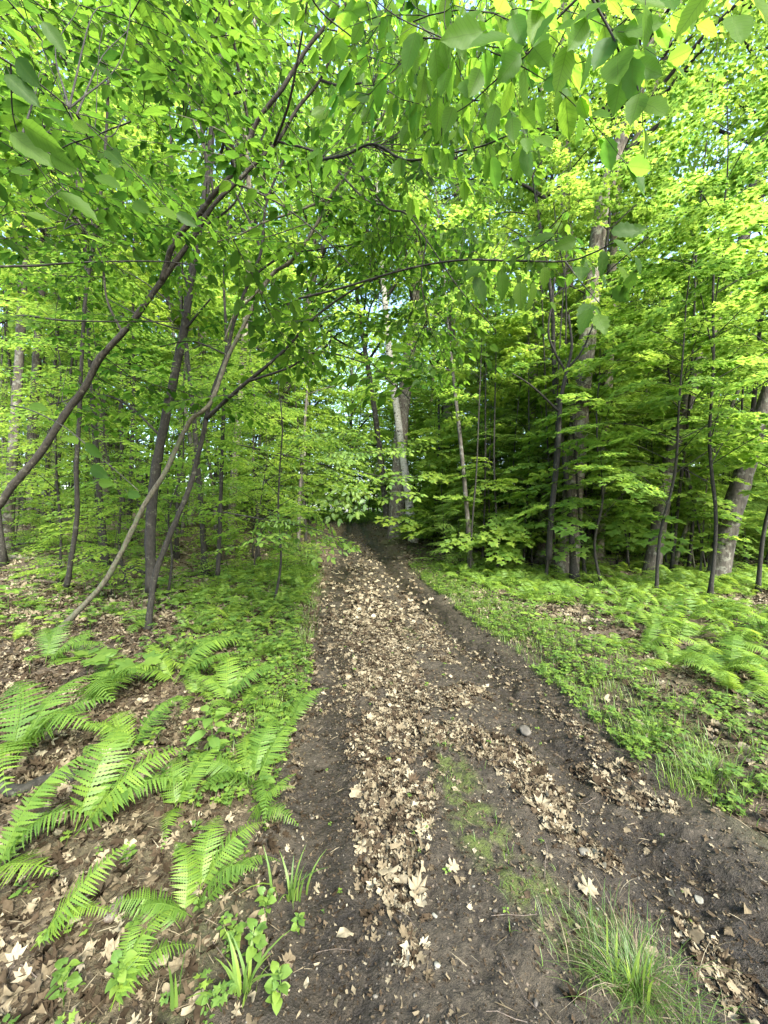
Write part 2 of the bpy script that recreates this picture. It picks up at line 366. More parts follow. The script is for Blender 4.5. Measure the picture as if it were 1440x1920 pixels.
REDOAK = [(0, 0), (.05, .10), (.22, .08), (.30, .18), (.12, .28), (.34, .34), (.48, .50), (.30, .52), (.14, .54), (.30, .68), (.34, .84), (.18, .80), (.08, .86), (0, 1.0)]
HEART = [(0, .06), (.10, -.02), (.26, .0), (.38, .16), (.42, .38), (.33, .62), (.16, .85), (0, 1.0)]
OVAL = [(0, 0), (.12, .08), (.24, .26), (.28, .48), (.22, .72), (.10, .9), (0, 1.0)]
L_HI = leaf_hi(); L_HI2 = leaf_hi(.31, .05, .25); L_MID = leaf_mid(); L_LO = leaf_lo(); L_MAP = outline_leaf(MAPLE, .4, .15, .3, 2); L_MAPLO = outline_leaf(MAPLE_LO, .4, .15, .2, 3)
L_OAKG = leaf_hi(.33, .15, .2, .032, 10)

# sprays: flat leafy twigs along +Y with normal +Z, length 1
def spray(leaf, ls=.12, seed=0, tw=7, spread=.42, tilt=.35, droop=.2, wood=False, opp=False, spc=.62, hang=0.0):
    r = np.random.default_rng(seed); pos = []; dr = []; nr = []; sz = []; lines = []
    def line(p0, az, L, lead):
        n_ = max(2, int(L/(ls*spc))); pts = [p0]; a = az
        for i in range(n_):
            a += r.normal(0, .07); st = L/n_; p = pts[-1]+np.array([math.sin(a), math.cos(a), 0])*st
            q = p-p0; p[2] = p0[2]-droop*float(q@q)/max(L, .3); pts.append(p)
            sides = (1, -1) if opp else ((1,) if i % 2 else (-1,))
            for s_ in sides:
                b = a+s_*r.uniform(.7, 1.15); pos.append(p.copy()); dr.append([math.sin(b), math.cos(b), -.15-hang*r.uniform(.3, 1.2)])
                nr.append([r.normal(0, tilt), r.normal(0, tilt), 1]); sz.append(ls*r.uniform(.65, 1.15))
        pos.append(pts[-1]); dr.append([math.sin(a), math.cos(a), -.25-hang]); nr.append([r.normal(0, tilt*.6), r.normal(0, tilt*.6), 1]); sz.append(ls*1.1)
        lines.append(np.array(pts)); return pts
    main = line(np.zeros(3), 0, 1.0, True)
    for i in range(tw):
        f = (i+.6)/(tw+.4)*.85; k = min(len(main)-1, int(f*len(main))); s_ = 1 if i % 2 else -1
        line(main[k], s_*r.uniform(.6, 1.0), spread*(1-.55*f)*r.uniform(.8, 1.2), False)
    a = Acc(); V, F, lc = leaf
    R = frames(np.array(dr), np.array(nr)); K = len(pos); off = (np.arange(K)*len(V))[:, None, None]
    W = np.einsum('kij,mj->kmi', R*np.array(sz)[:, None, None], V)+np.array(pos)[:, None]
    T_ = (W.reshape(-1, 3), [(f[None]+off).reshape(-1, f.shape[1]) for f in F], np.repeat(r.uniform(0, 1, K), len(V)), np.broadcast_to(lc[None], (K, len(V), 3)).reshape(-1, 3))
    if wood:
        b = Acc()
        for k, ln in enumerate(lines):
            tube(b, ln, np.linspace(.0045 if k == 0 else .0028, .0012, len(ln)), 3, cap=False)
        return T_, (np.concatenate(b.V), [np.concatenate(x) for x in b.F.values()], np.concatenate(b.R), np.concatenate(b.L))
    return T_
def sprays(n_, *a, **k): return [spray(*a, seed=100+i*13, **k) for i in range(n_)]
S_MAP = sprays(5, L_MAP, .15, opp=True, tw=6, tilt=.22, spc=.85)
S_MAPLO = sprays(5, L_MAPLO, .15, opp=True, tw=6, tilt=.3, spc=.8)
S_MID = sprays(5, L_MID, .12, tilt=.3)
S_LO = sprays(6, L_LO, .12, tilt=.5, tw=7, spread=.5)
S_NEED = sprays(4, leaf_lo(.16, .1), .07, opp=True, tw=9, spread=.5, tilt=.2, spc=.55)
S_HI = [spray(L_HI, .115, seed=7+i, wood=True, tilt=.30, droop=.15, hang=.25) for i in range(5)]
S_HANG = [spray(L_HI2, .15, seed=47+i, wood=True, tilt=.7, droop=.5, hang=1.3, tw=5) for i in range(4)]

def put_sprays(acc, S, pos, out, scale, up=None, pitch=0.0, jit=.25, wacc=None, roll=.3):
    pos = np.asarray(pos); K = len(pos); out = norm(out)
    d = out.copy(); d[:, 2] = d[:, 2]+pitch+rng.normal(0, jit*.5, K); d[:, :2] += rng.normal(0, jit, (K, 2))
    n_ = np.column_stack([rng.normal(0, roll, K), rng.normal(0, roll, K), np.ones(K)])
    R = frames(d, n_); scale = np.broadcast_to(scale, (K,))*rng.uniform(.75, 1.25, K)
    which = rng.integers(0, len(S), K)
    for i, T_ in enumerate(S):
        k = which == i
        if not k.any(): continue
        if wacc is not None: inst(acc, T_[0], R[k], pos[k], scale[k]); inst(wacc, T_[1], R[k], pos[k], scale[k])
        else: inst(acc, T_, R[k], pos[k], scale[k])

# ------------------------------------------------------------------ tree variants (origin at base)
def sapling(H, S, seed, start=.25, nb=26, reach=1.5, sp=.75, r0=.03, per=3, lean=.1, m='maple', wood='bark_dark', name='sapling', bend=.3):
    r = np.random.default_rng(seed); w_ = Acc(); c = Acc()
    a0 = r.uniform(0, 6.28); tp = [np.zeros(3)]
    for i in range(1, 7):
        q = i/6; tp.append(np.array([lean*H*q*math.cos(a0)+r.normal(0, .03*H*bend), lean*H*q*math.sin(a0)+r.normal(0, .03*H*bend), H*q]))
    tp, tr = smooth(tp, np.linspace(r0, r0*.15, 7), 4); tr = tr*(1+.7*np.exp(-tp[:, 2]/.12)); tube(w_, tp, tr, 7, .15)
    pos = []; out = []; scl = []
    for i in range(nb):
        f = start+(1-start)*(i+r.uniform(0, .8))/nb; k = min(len(tp)-2, int(f*(len(tp)-1))); p = tp[k]
        az = i*2.4+r.normal(0, .4); L = reach*(1-.65*((f-start)/(1-start))**1.3)*r.uniform(.6, 1.15)
        d = np.array([math.cos(az), math.sin(az), 0]); e = p+d*L+np.array([0, 0, L*r.uniform(.25, .8)])
        mid = (p+e)/2+np.array([0, 0, .08*L]); bp, br = smooth([p, mid, e], [r0*.35*(1-f*.6), r0*.2, .003], 3); tube(w_, bp, br, 4, cap=False)
        for j in range(per):
            g = .3+.7*(j+r.uniform(0, .7))/per; pos.append(p+(e-p)*g); az2 = az+r.normal(0, .6)*(1-g*.5); out.append([math.cos(az2), math.sin(az2), 0]); scl.append(sp*(.6+.5*L/reach))
    put_sprays(c, S, np.array(pos), np.array(out), np.array(scl), jit=.2, roll=.22)
    return (w_.mesh(name+' trunk', M[wood], True), c.mesh(name+' crown', M[m]))
def crown(H, seed, S=None, R0=4.0, nl=26, per=13, sp=1.5, base=0.0, m='canopy'):
    """limbs and leaves of a tall tree, origin where the crown starts"""
    r = np.random.default_rng(seed); w_ = Acc(); c = Acc(); pos = []; out = []
    for i in range(nl):
        f = (i+r.uniform(0, 1))/nl; z0 = H*f*.8; az = i*2.4+r.normal(0, .5); L = R0*(1-.55*f)*r.uniform(.6, 1.1)
        e = np.array([math.cos(az)*L, math.sin(az)*L, z0+L*r.uniform(.3, .9)]); p = np.array([0, 0, z0])
        m_ = (p+e)/2+np.array([r.normal(0, .2), r.normal(0, .2), .2*L-.1]); bp, br = smooth([p, m_, e], [.07*(1-f*.6), .04, .01], 4); tube(w_, bp, br, 5, cap=False)
        for j in range(per):
            g = .25+.8*(j+r.uniform(0, .8))/per; q = p+(e-p)*min(g, 1.05)+r.normal(0, .55, 3)*np.array([1, 1, .6]); pos.append(q); a2 = az+r.normal(0, .9); out.append([math.cos(a2), math.sin(a2), 0])
    put_sprays(c, S or S_LO, np.array(pos), np.array(out), sp, jit=.3, roll=.45)
    return (w_.mesh('limbs', M['bark_dark'], True), c.mesh('crown foliage', M[m]))
CROWNS = [crown(11, 300+i, R0=4.2+.5*(i % 3), nl=20, per=7, sp=1.25) for i in range(5)]
MAPS = [sapling(6.5+i % 3, S_MAP, 400+i, start=.25, nb=24, reach=1.9, sp=.85, r0=.035, per=3, name='maple sapling') for i in range(4)]
MAPSLO = [sapling(8+1.5*(i % 3), S_MAPLO, 450+i, start=.14, nb=28, reach=2.3, sp=.95, r0=.05, per=3, name='maple sapling') for i in range(4)]
BEE = [sapling(5.5+i % 3, S_MID, 500+i, start=.28, nb=24, reach=1.5, sp=.8, r0=.028, per=3, name='beech sapling') for i in range(4)]
POLE = [sapling(5+i % 3, S_NEED, 600+i, start=.34, nb=26, reach=1.0, sp=.72, r0=.034, per=3, lean=.06, m='dark', name='hemlock sapling', bend=.15) for i in range(4)]
SLIM = [sapling(9+i, S_MAPLO, 750+i, start=.5, nb=16, reach=1.6, sp=.9, r0=.06, per=2, lean=.07, m='maple', wood='bark_dark' if i else 'bark', name='slender tree', bend=.12) for i in range(4)]
SHR = [sapling(1.9+.3*i, S_NEED, 700+i, start=.06, nb=30, reach=.75, sp=.6, r0=.014, per=3, lean=.05, m='dark', name='hemlock bush', bend=.1) for i in range(3)]
BRU = [sapling(1.3+.4*i, S_MID, 720+i, start=.15, nb=16, reach=.7, sp=.6, r0=.010, per=3, lean=.15, m='maple', name='leafy bush') for i in range(3)]
LOWP = [sapling(5+i, S_NEED, 650+i, start=.12, nb=34, reach=1.1, sp=.72, r0=.034, per=3, lean=.06, m='dark', name='hemlock sapling', bend=.15) for i in range(2)]; POLE = POLE[:3]+LOWP
for k_, l_ in (('crown', CROWNS), ('map', MAPS), ('maplo', MAPSLO), ('bee', BEE), ('pole', POLE)):
    print('TRIS', k_, [len(b.polygons) for a, b in l_])

def plant_tree(pair, name, label, cat, loc, rz=0, s=1, group=None, tilt=(0, 0)):
    t_ = thing(name, label, cat, (loc[0], loc[1], loc[2]-.05), group); t_.rotation_euler = (tilt[0], tilt[1], rz); t_.scale = (s, s, s)
    link('trunk', pair[0], t_); link('crown', pair[1], t_); return t_
def ground_at(x, y): return np.array([x, y, float(height(x, y))])

def big_tree(name, label, cat, pix, d, w_px, bark='bark', top=None, cr=True, seed=0, dtop=None, flare=1.35, group=None, crz=None, cs=1.0, k=14):
    """trunk through photo pixels pix at distance d; width w_px photo pixels at the foot"""
    r0 = w_px/720*d/2*.84/math.hypot(1, (pix[0][0]-720)/720); g = G(pix[0][0], pix[0][1]) if False else None
    x0 = (pix[0][0]-720)/720*d; base = ground_at(x0, d)
    pts = [base-np.array([0, 0, .15])]; n_ = len(pix)
    for i, (px, py) in enumerate(pix[1:]):
        dd = d if dtop is None else d+(dtop-d)*(i+1)/(n_-1)
        pts.append(P(px, py, dd))
    last = pts[-1]; dirn = norm(pts[-1]-pts[-2]); dirn = norm(dirn*.5+np.array([0, 0, .5]))
    Ht = top or 16
    if last[2] < Ht: pts.append(last+dirn*(Ht-last[2])*.5+rng.normal(0, .15, 3)); pts.append(last+dirn*(Ht-last[2]))
    zz = np.array([p[2] for p in pts]); f = np.clip((zz-zz[0])/(Ht+3-zz[0]), 0, 1); rad = r0*(1-.72*f)
    pp, rr = smooth(pts, rad, 8); hz = pp[:, 2]-pp[0][2]; rr = rr*(1+(flare-1)*np.exp(-hz/.25))
    a = Acc(); tube(a, pp-base, rr, k, .13)
    t_ = thing(name, label, cat, base, group); link('trunk', a.mesh(name+' trunk', M[bark], True), t_)
    if cr:
        q = CROWNS[seed % len(CROWNS)]; zc = crz if crz is not None else min(7.5+seed % 3, Ht*.55)
        kk = int(np.argmin(np.abs(pp[:, 2]-base[2]-zc))); o = pp[kk]-base
        ax = norm(pp[-1]-pp[kk]) if kk < len(pp)-1 else np.array([0, 0, 1.])
        for nm, me in (('limbs', q[0]), ('crown', q[1])):
            c = link(nm, me, t_, o); c.rotation_euler = (-math.asin(float(np.clip(ax[1], -.5, .5)))*.8, math.asin(float(np.clip(ax[0], -.5, .5)))*.8, 0) ; c.scale = (cs, cs, cs)
    return t_
# ---- tall trees the photo shows, left side
BT = big_tree
BT('canopy_tree', 'grey mottled tree trunk at the far left edge', 'tree', [(12, 1035), (22, 880), (38, 640), (48, 380), (60, 100)], 9.5, 30, seed=0)
BT('canopy_tree', 'reddish grey tree trunk just behind the leftmost one', 'tree', [(50, 1000), (58, 850), (74, 600), (82, 480), (95, 200)], 12, 28, 'bark', seed=1)
BT('canopy_tree', 'pale slim trunk behind the crossing of leaning stem on the left', 'tree', [(102, 945), (104, 780), (106, 560), (100, 300)], 17, 24, 'bark_pale', seed=2)
BT('canopy_tree', 'stout dark trunk with slight kink, left middle distance', 'tree', [(190, 960), (192, 850), (186, 740), (172, 600), (160, 420), (140, 150)], 12.5, 36, 'bark', seed=3, cs=1.1)
BT('canopy_tree', 'mottled pale grey trunk right of the dark upright stem', 'tree', [(358, 985), (366, 830), (380, 640), (392, 420), (400, 200)], 13, 19, 'bark_rough', seed=4)
BT('canopy_tree', 'light grey trunk between leaning stems and trail', 'tree', [(432, 1010), (442, 850), (455, 680), (470, 420)], 11, 19, 'bark_rough', seed=1)
BT('canopy_tree', 'dark trunk leaning right left of trail end', 'tree', [(508, 985), (520, 860), (540, 720), (590, 520), (615, 420), (650, 260)], 15, 17, 'bark', seed=2)
BT('canopy_tree', 'thin whitish trunk among leaves left of trail end', 'tree', [(566, 975), (570, 860), (580, 700), (590, 520)], 19, 9, 'birch', seed=0)
# ---- centre
BT('canopy_tree', 'large double oak trunk where the trail ends', 'tree', [(742, 1000), (748, 880), (758, 740), (775, 600), (790, 420), (800, 200)], 14.5, 36, 'bark_rough', seed=3, flare=1.25)
BT('birch_tree', 'white birch leaning left against large double oak', 'birch tree', [(776, 1000), (764, 920), (752, 830), (740, 740), (730, 660), (715, 480)], 14.0, 19, 'birch', seed=4, flare=1.6)
BT('canopy_tree', 'dark slim trunk leaning left behind the white birch', 'tree', [(728, 980), (716, 880), (704, 780), (690, 690), (670, 560)], 18, 15, 'bark', seed=0)
BT('canopy_tree', 'dark straight trunk right of the white birch', 'tree', [(824, 1000), (832, 880), (842, 740), (850, 560), (858, 300)], 16, 30, 'bark', seed=2)
BT('canopy_tree', 'pale thin trunk between oak and dark straight trunk', 'tree', [(796, 985), (800, 860), (812, 700)], 22, 9, 'bark_pale', seed=1)
# ---- right
BT('canopy_tree', 'pale grey trunk left of the thickest right hand trunk', 'tree', [(982, 1015), (990, 880), (1000, 700), (1008, 520), (1015, 300)], 13, 26, 'bark_rough', seed=1)
BT('canopy_tree', 'thick furrowed trunk rising through right hand thicket', 'tree', [(1022, 1045), (1032, 900), (1045, 700), (1060, 540), (1058, 300), (1056, 120)], 10, 46, 'bark_rough', seed=0, top=17, flare=1.2, cs=.8, crz=9)
BT('canopy_tree', 'lichen patched trunk leaning right high above the thicket', 'tree', [(1060, 1040), (1085, 800), (1108, 560), (1124, 420), (1150, 310), (1190, 190), (1240, 20)], 8.6, 50, 'bark_rough', seed=4, top=15, crz=9, cs=.75)
BT('canopy_tree', 'slimmer pale trunk crossing behind the lichen patched one', 'tree', [(1120, 1030), (1140, 700), (1152, 430), (1165, 330), (1212, 210), (1275, 10)], 9.6, 26, 'bark_pale', seed=2, crz=10, cs=.75)
BT('canopy_tree', 'dark curved trunk leaning right above fern bank', 'tree', [(1218, 1080), (1236, 980), (1262, 840), (1325, 640), (1385, 480), (1412, 360), (1445, 220)], 8.4, 38, 'bark', seed=3, top=14, cs=.7, crz=8)
BT('canopy_tree', 'stout brown trunk leaning off the right edge', 'tree', [(1342, 1085), (1362, 1000), (1400, 870), (1470, 650), (1560, 350)], 8.0, 52, 'bark', seed=1, top=14, cs=.7, crz=8)
BT('canopy_tree', 'pale sapling trunk slanting between two dark right trunks', 'tree', [(1255, 1080), (1290, 980), (1345, 830), (1400, 700)], 9.0, 12, 'bark_green', seed=2, cr=False, top=8)
# ---- more forest behind
spots = []
r_ = np.random.default_rng(77); tries = 0
while len(spots) < 46 and tries < 4000:
    tries += 1
    y = r_.uniform(15, 44); x = r_.uniform(-1.05, 1.1)*y
    if abs(x-cen(y)) < 2.3 or any((x-a)**2+(y-b)**2 < 6 for a, b in spots): continue
    spots.append((x, y))
kinds = [('bark', 'grey straight canopy tree in the woods behind'), ('bark_rough', 'furrowed pale canopy tree in the woods behind'), ('bark_pale', 'slim greenish canopy tree in the woods behind')]
for i, (x, y) in enumerate(spots):
    b_, lb = kinds[i % 3]; px = 720+x/y*720
    side = 'left of the trail' if x < cen(y) else 'right of the trail'
    big_tree('canopy_tree', lb+' '+side, 'tree', [(px, 960), (px+r_.normal(0, 8), 760), (px+r_.normal(0, 20)+(8 if x > 0 else 4), 500)], y, r_.uniform(.16, .42)/y*720, b_, seed=i, group='canopy trees further back in the woods', top=r_.uniform(14, 19), k=8, crz=r_.uniform(4.5, 8), cs=r_.uniform(.85, 1.25))

for px_, y_, lb_ in ((700, 38, 'tree whose crown closes the view above the trail end'), (775, 30, 'tree leafing out behind the white birch top'), (655, 33, 'tree on the far left bend of the trail')):
    big_tree('canopy_tree', lb_, 'tree', [(px_, 960), (px_+4, 760), (px_+6, 600)], y_, .3/y_*720, 'bark', seed=int(y_), top=19, k=8, crz=3.5, cs=1.35)
# ---- leafy saplings
EXTRA = [(-2.2, 31, 1.1), (-1.0, 34, 1.2), (-3.6, 34, 1.2), (.3, 31, 1.0), (-3.6, 27, .8), (-1.2, 29, .9), (.4, 27, .8), (-5.5, 30, 1.), (-2.6, 33, 1.1), (-4.6, 36, 1.2), (-7.5, 37, 1.2), (-.5, 36, 1.2), (1.6, 33, 1.), (-9.5, 40, 1.3), (-6.2, 42, 1.3), (-3, 41, 1.3), (-.2, 43, 1.3)]
def place_saps(lst, pool, name, labelf, cat, group):
    for i, (x, y, s) in enumerate(lst):
        plant_tree(pool[i % len(pool)], name, labelf(i, x, y), cat, ground_at(x, y), r_.uniform(0, 6.28), s, group)
near_map = [(px, d, s) for px, d, s in ((1130, 7.2, .8), (1230, 6.6, .85), (1330, 6.2, .9), (1420, 6.8, 1.0), (1100, 9.5, 1.0), (1010, 10.5, .9), (1290, 9.0, 1.1), (1400, 9.6, 1.2), (1180, 11.5, 1.2), (940, 12, .9), (880, 13.5, .8))]
MLAB = ['bright maple sapling above the ferns, left of the pair', 'bright maple sapling directly behind the fern bank', 'yellow green maple sapling over the fern bank near dark curved trunk', 'tall maple sapling at the right edge of view', 'maple sapling beside thick furrowed trunk', 'maple sapling left of thick furrowed trunk', 'maple sapling behind the dark curved trunk', 'tall maple sapling behind the stout brown trunk', 'tall maple sapling in the middle of right thicket', 'small maple sapling near the trail end on the right', 'smallest maple sapling beside the dark straight trunk']
for i, (px, d, s) in enumerate(near_map):
    plant_tree(MAPS[i % 4], 'maple_sapling', MLAB[i], 'maple sapling', ground_at((px-720)/720*d, d), i*1.3, s, 'maple saplings on the right')
lst = []
for i in range(400):
    y = r_.uniform(10, 34); x = r_.uniform(-1.05, 1.1)*y
    if abs(x-cen(y)) < 2.2+(y < 14)*1.0 or (x < 0 and y < 13): continue
    if any((x-a)**2+(y-b)**2 < 3.2 for a, b, c in lst): continue
    lst.append((x, y, r_.uniform(.7, 1.15)))
    if len(lst) >= 62: break
lst += EXTRA
lst += [(-3.6, 10.5, .55), (-3.4, 13.5, .6), (-4.2, 15, .8), (-5.2, 18.5, .95), (1.6, 19, .85), (2.3, 16.5, .8), (-4.3, 22, 1), (.9, 23, .9)]
place_saps(lst, MAPSLO, 'maple_sapling', lambda i, x, y: 'layered green maple sapling in the woods '+('left' if x < cen(y) else 'right')+' of the trail', 'maple sapling', 'maple saplings among the trunks')
lst = []
for i in range(400):
    y = r_.uniform(5.2, 14); x = r_.uniform(-1.1, -.16)*y
    if x > cen(y)-1.7 or any((x-a)**2+(y-b)**2 < 1.6 for a, b, c in lst): continue
    lst.append((x, y, r_.uniform(.6, 1.0)))
    if len(lst) >= 18: break
place_saps(lst, BEE, 'beech_sapling', lambda i, x, y: 'thin beech sapling with oval leaves in the wood left of the trail', 'beech sapling', 'beech saplings left of the trail')
lst = []
for i in range(900):
    y = r_.uniform(8.2, 16); x = r_.uniform(.16, 1.12)*y
    if x < cen(y)+1.9 or any((x-a)**2+(y-b)**2 < .35 for a, b, c in lst): continue
    lst.append((x, y, r_.uniform(.6, 1.05)))
    if len(lst) >= 40: break
for i, (x, y, s) in enumerate(lst):
    plant_tree(POLE[i % 5], 'hemlock_sapling', 'thin dark hemlock sapling crowded in thicket right of the trail', 'hemlock sapling', ground_at(x, y), r_.uniform(0, 6.28), s, 'hemlock saplings in the right hand thicket', (r_.normal(0, .04), .03+.10*x/y))

lst = []
for i in range(3000):
    y = r_.uniform(8.6, 26); x = r_.uniform(-1.1, 1.1)*y; t_ = x-cen(y)
    if abs(t_) < 1.8+(t_ < 0 and y < 14)*3 or any((x-a)**2+(y-b)**2 < .9 for a, b, c in lst): continue
    if t_ < 0 and r_.random() < .5: continue
    lst.append((x, y, r_.uniform(.6, 1.15)))
    if len(lst) >= 110: break
BUSHES = lst
lst = []
for i in range(4000):
    y = r_.uniform(6.0, 15); x = r_.uniform(-1.1, -.15)*y
    if x > cen(y)-1.9 or any((x-a)**2+(y-b)**2 < .8 for a, b in lst): continue
    lst.append((x, y))
    if len(lst) >= 12: break
for i, (x, y) in enumerate(lst):
    plant_tree(BRU[i % 3], 'leafy_bush', 'low leafy bush', 'bush', ground_at(x, y), r_.uniform(0, 6.28), r_.uniform(.6, 1.1), 'leafy bushes in the understorey')
YM = [sapling(2.6+.7*i, S_MAPLO, 770+i, start=.1, nb=20, reach=1.1, sp=.8, r0=.016, per=3, lean=.08, m='maple', name='young maple', bend=.15) for i in range(3)]
lst = []
for i in range(4000):
    y = r_.uniform(8.0, 17); x = r_.uniform(.1, 1.12)*y
    if x < cen(y)+2.1 or any((x-a)**2+(y-b)**2 < 1.3 for a, b in lst): continue
    lst.append((x, y))
    if len(lst) >= 40: break
for i, (x, y) in enumerate(lst):
    plant_tree(YM[i % 3], 'young_maple', 'low bright young maple in the right hand thicket', 'maple sapling', ground_at(x, y), r_.uniform(0, 6.28), r_.uniform(.75, 1.25), 'young maples filling the right hand thicket')
POLES = []
for i in range(4):
    POLES.append(sapling(6+i, S_MAPLO, 790+i, start=.5, nb=10, reach=.9, sp=.6, r0=.019+.004*i, per=2, lean=.05, m='maple', wood='bark_dark' if i else 'bark_green', name='pole', bend=.12))
lst = []
for i in range(4000):
    y = r_.uniform(8.0, 14); x = r_.uniform(.14, 1.12)*y
    if x < cen(y)+1.7 or any((x-a)**2+(y-b)**2 < .22 for a, b in lst): continue
    lst.append((x, y))
    if len(lst) >= 58: break
for i, (x, y) in enumerate(lst):
    plant_tree(POLES[i % 4], 'thin_pole_tree', 'thin bare pole tree in the right hand thicket', 'tree', ground_at(x, y), r_.uniform(0, 6.28), r_.uniform(.75, 1.2), 'thin pole trees in the right hand thicket', (r_.normal(0, .03), .02+.13*x/y))
lst = []
for i in range(3000):
    y = r_.uniform(7.5, 26); x = r_.uniform(-1.05, 1.1)*y; t_ = x-cen(y)
    if abs(t_) < 1.7 or any((x-a)**2+(y-b)**2 < .8 for a, b in lst) or (t_ > 0 and r_.random() < .45): continue
    lst.append((x, y))
    if len(lst) >= 96: break
for i, (x, y) in enumerate(lst):
    plant_tree(SLIM[i % 4], 'slender_tree', 'slim dark tree in the woods', 'tree', ground_at(x, y), r_.uniform(0, 6.28), r_.uniform(.75, 1.2), 'slender young trees on both sides', (r_.normal(0, .03), .02+.08*x/y))
lst = BUSHES
for i, (x, y, s) in enumerate(lst):
    hm = (x > cen(y) and i % 3) or i % 4 == 0
    plant_tree((SHR if hm else BRU)[i % 3], 'hemlock_bush' if hm else 'leafy_bush', 'low feathery hemlock bush' if hm else 'low leafy bush', 'bush', ground_at(x, y), r_.uniform(0, 6.28), s, 'hemlock bushes in the understorey' if hm else 'leafy bushes in the understorey')

# ------------------------------------------------------------------ the leaning young trees on the left
def snap(pts, built):
    p = np.concatenate(built); f = lambda q: np.column_stack([q[:, 0]/q[:, 1], (q[:, 2]-EYE)/q[:, 1]])
    i = int(np.argmin(np.linalg.norm(f(p)-f(np.array([pts[0]])), axis=1))); dy = p[i][1]/pts[0][1]
    o = np.array([0, 0, EYE]); k = np.linspace(dy, 1, len(pts)); pts = [o+(q-o)*kk for q, kk in zip(pts, k)]; pts[0] = p[i]; return pts
def joins(w_, pos, built, b0, r1=.0016, r0=.0045):
    p = np.concatenate(built)
    for q in pos:
        d = np.linalg.norm(p-(q+b0), axis=1)+.35*np.maximum(0, p[:, 2]-(q+b0)[2]); i = int(np.argmin(d)); a = p[i]-b0; L = float(np.linalg.norm(q-a))
        if L < .02: continue
        m_ = (a+q)/2+np.array([0, 0, -.10*L])+rng.normal(0, .05*L, 3); m2 = a*.2+q*.8+rng.normal(0, .02*L, 3)
        pp, rr = smooth([a, m_, m2, q], [r0*(.6+.5*min(L, 2)), r0*.7, r1*1.3, r1], 4); tube(w_, pp, rr, 5, cap=False)
def stemmy(name, label, cat, stems, bark, leaves, S=S_HI, m='beech', sp=.92, base=None, jit=.5):
    """stems: list of (pixel list, d0, d1, w0, w1); leaves: list of (px,py,d) where leafy twigs hang"""
    w_ = Acc(); lf = Acc(); b0 = None; built = []
    for (pix, d0, d1, w0, w1) in stems:
        n_ = len(pix); pts = [P(px, py, d0+(d1-d0)*i/(n_-1)) for i, (px, py) in enumerate(pix)]
        if b0 is None:
            b0 = ground_at(pts[0][0], pts[0][1])
            if pts[0][2] < b0[2]+.3: pts[0][2] = b0[2]-.06
        else: pts = snap(pts, built)
        ds = np.linspace(d0, d1, n_); rad = np.linspace(w0, w1, n_)/720*ds/2/math.hypot(1, (pix[0][0]-720)/720)
        pp, rr = smooth(pts, rad, 6); built.append(pp); rr = rr*(1+.5*np.exp(-np.maximum(pp[:, 2]-b0[2], 0)/.10)); tube(w_, pp-b0, rr, 10, .14)
    t_ = thing(name, label, cat, b0)
    if len(leaves):
        pos = np.array([P(*q) for q in leaves])-b0
        az = rng.uniform(0, 2*PI, len(pos)); out = np.column_stack([np.cos(az), np.sin(az), np.zeros(len(az))])
        put_sprays(lf, S, pos, out, sp, jit=.3, wacc=w_, roll=.25); joins(w_, pos, built, b0)
        link('crown', lf.mesh('crown', M[m], True), t_)
    link('trunk', w_.mesh(name+' trunk', M[bark], True), t_)
    return t_
def cloud(n_, x0, x1, y0, y1, d0, d1, f=None):
    o = []
    while len(o) < n_:
        x, y = random.uniform(x0, x1), random.uniform(y0, y1)
        if f and not f(x, y): continue
        o.append((x, y, random.uniform(d0, d1)))
    return o
LA = [(-60, 1010), (0, 945), (20, 915), (75, 850), (120, 780), (160, 725), (185, 675), (230, 625), (250, 600), (290, 545), (330, 490), (365, 440), (400, 385), (440, 345), (480, 305), (520, 265), (560, 200), (600, 150), (640, 60)]
LA2 = [(300, 530), (322, 465), (345, 430), (375, 400), (400, 365), (440, 320), (470, 255), (490, 215), (530, 165), (580, 85), (655, 0), (700, -60)]
LB = [(0, 300), (-10, 420), (5, 500), (80, 497), (180, 492), (280, 495), (370, 497)]
stemmy('leaning_beech', 'thick dark stem curving from the left edge up to the top centre', 'beech tree', [
    ([(-150, 1200), (-110, 1090)]+LA, 3.7, 3.2, 24, 7), (LA2, 3.4, 2.8, 12, 7),
    ([(480, 305), (460, 200), (440, 90), (430, 0)], 2.9, 2.7, 7, 5), ([(510, 275), (540, 200), (560, 100), (580, -20)], 2.9, 2.6, 6, 3),
    ([(600, 150), (640, 160), (700, 150), (760, 120)], 3.1, 2.9, 5, 2), ([(400, 365), (390, 300), (360, 220), (350, 130)], 3.3, 3.2, 5, 2), ([(230, 625), (200, 560), (190, 480), (150, 420)], 3.5, 3.6, 6, 2), ([(430, 340), (520, 380), (600, 440), (660, 500)], 2.9, 2.6, 4, 2), ([(520, 265), (600, 290), (680, 370), (720, 385)], 2.9, 2.6, 5, 3)],
    'bark_warm', cloud(54, -40, 640, -120, 470, 2.7, 4.4)+cloud(12, 0, 330, 480, 760, 3.6, 5.0))
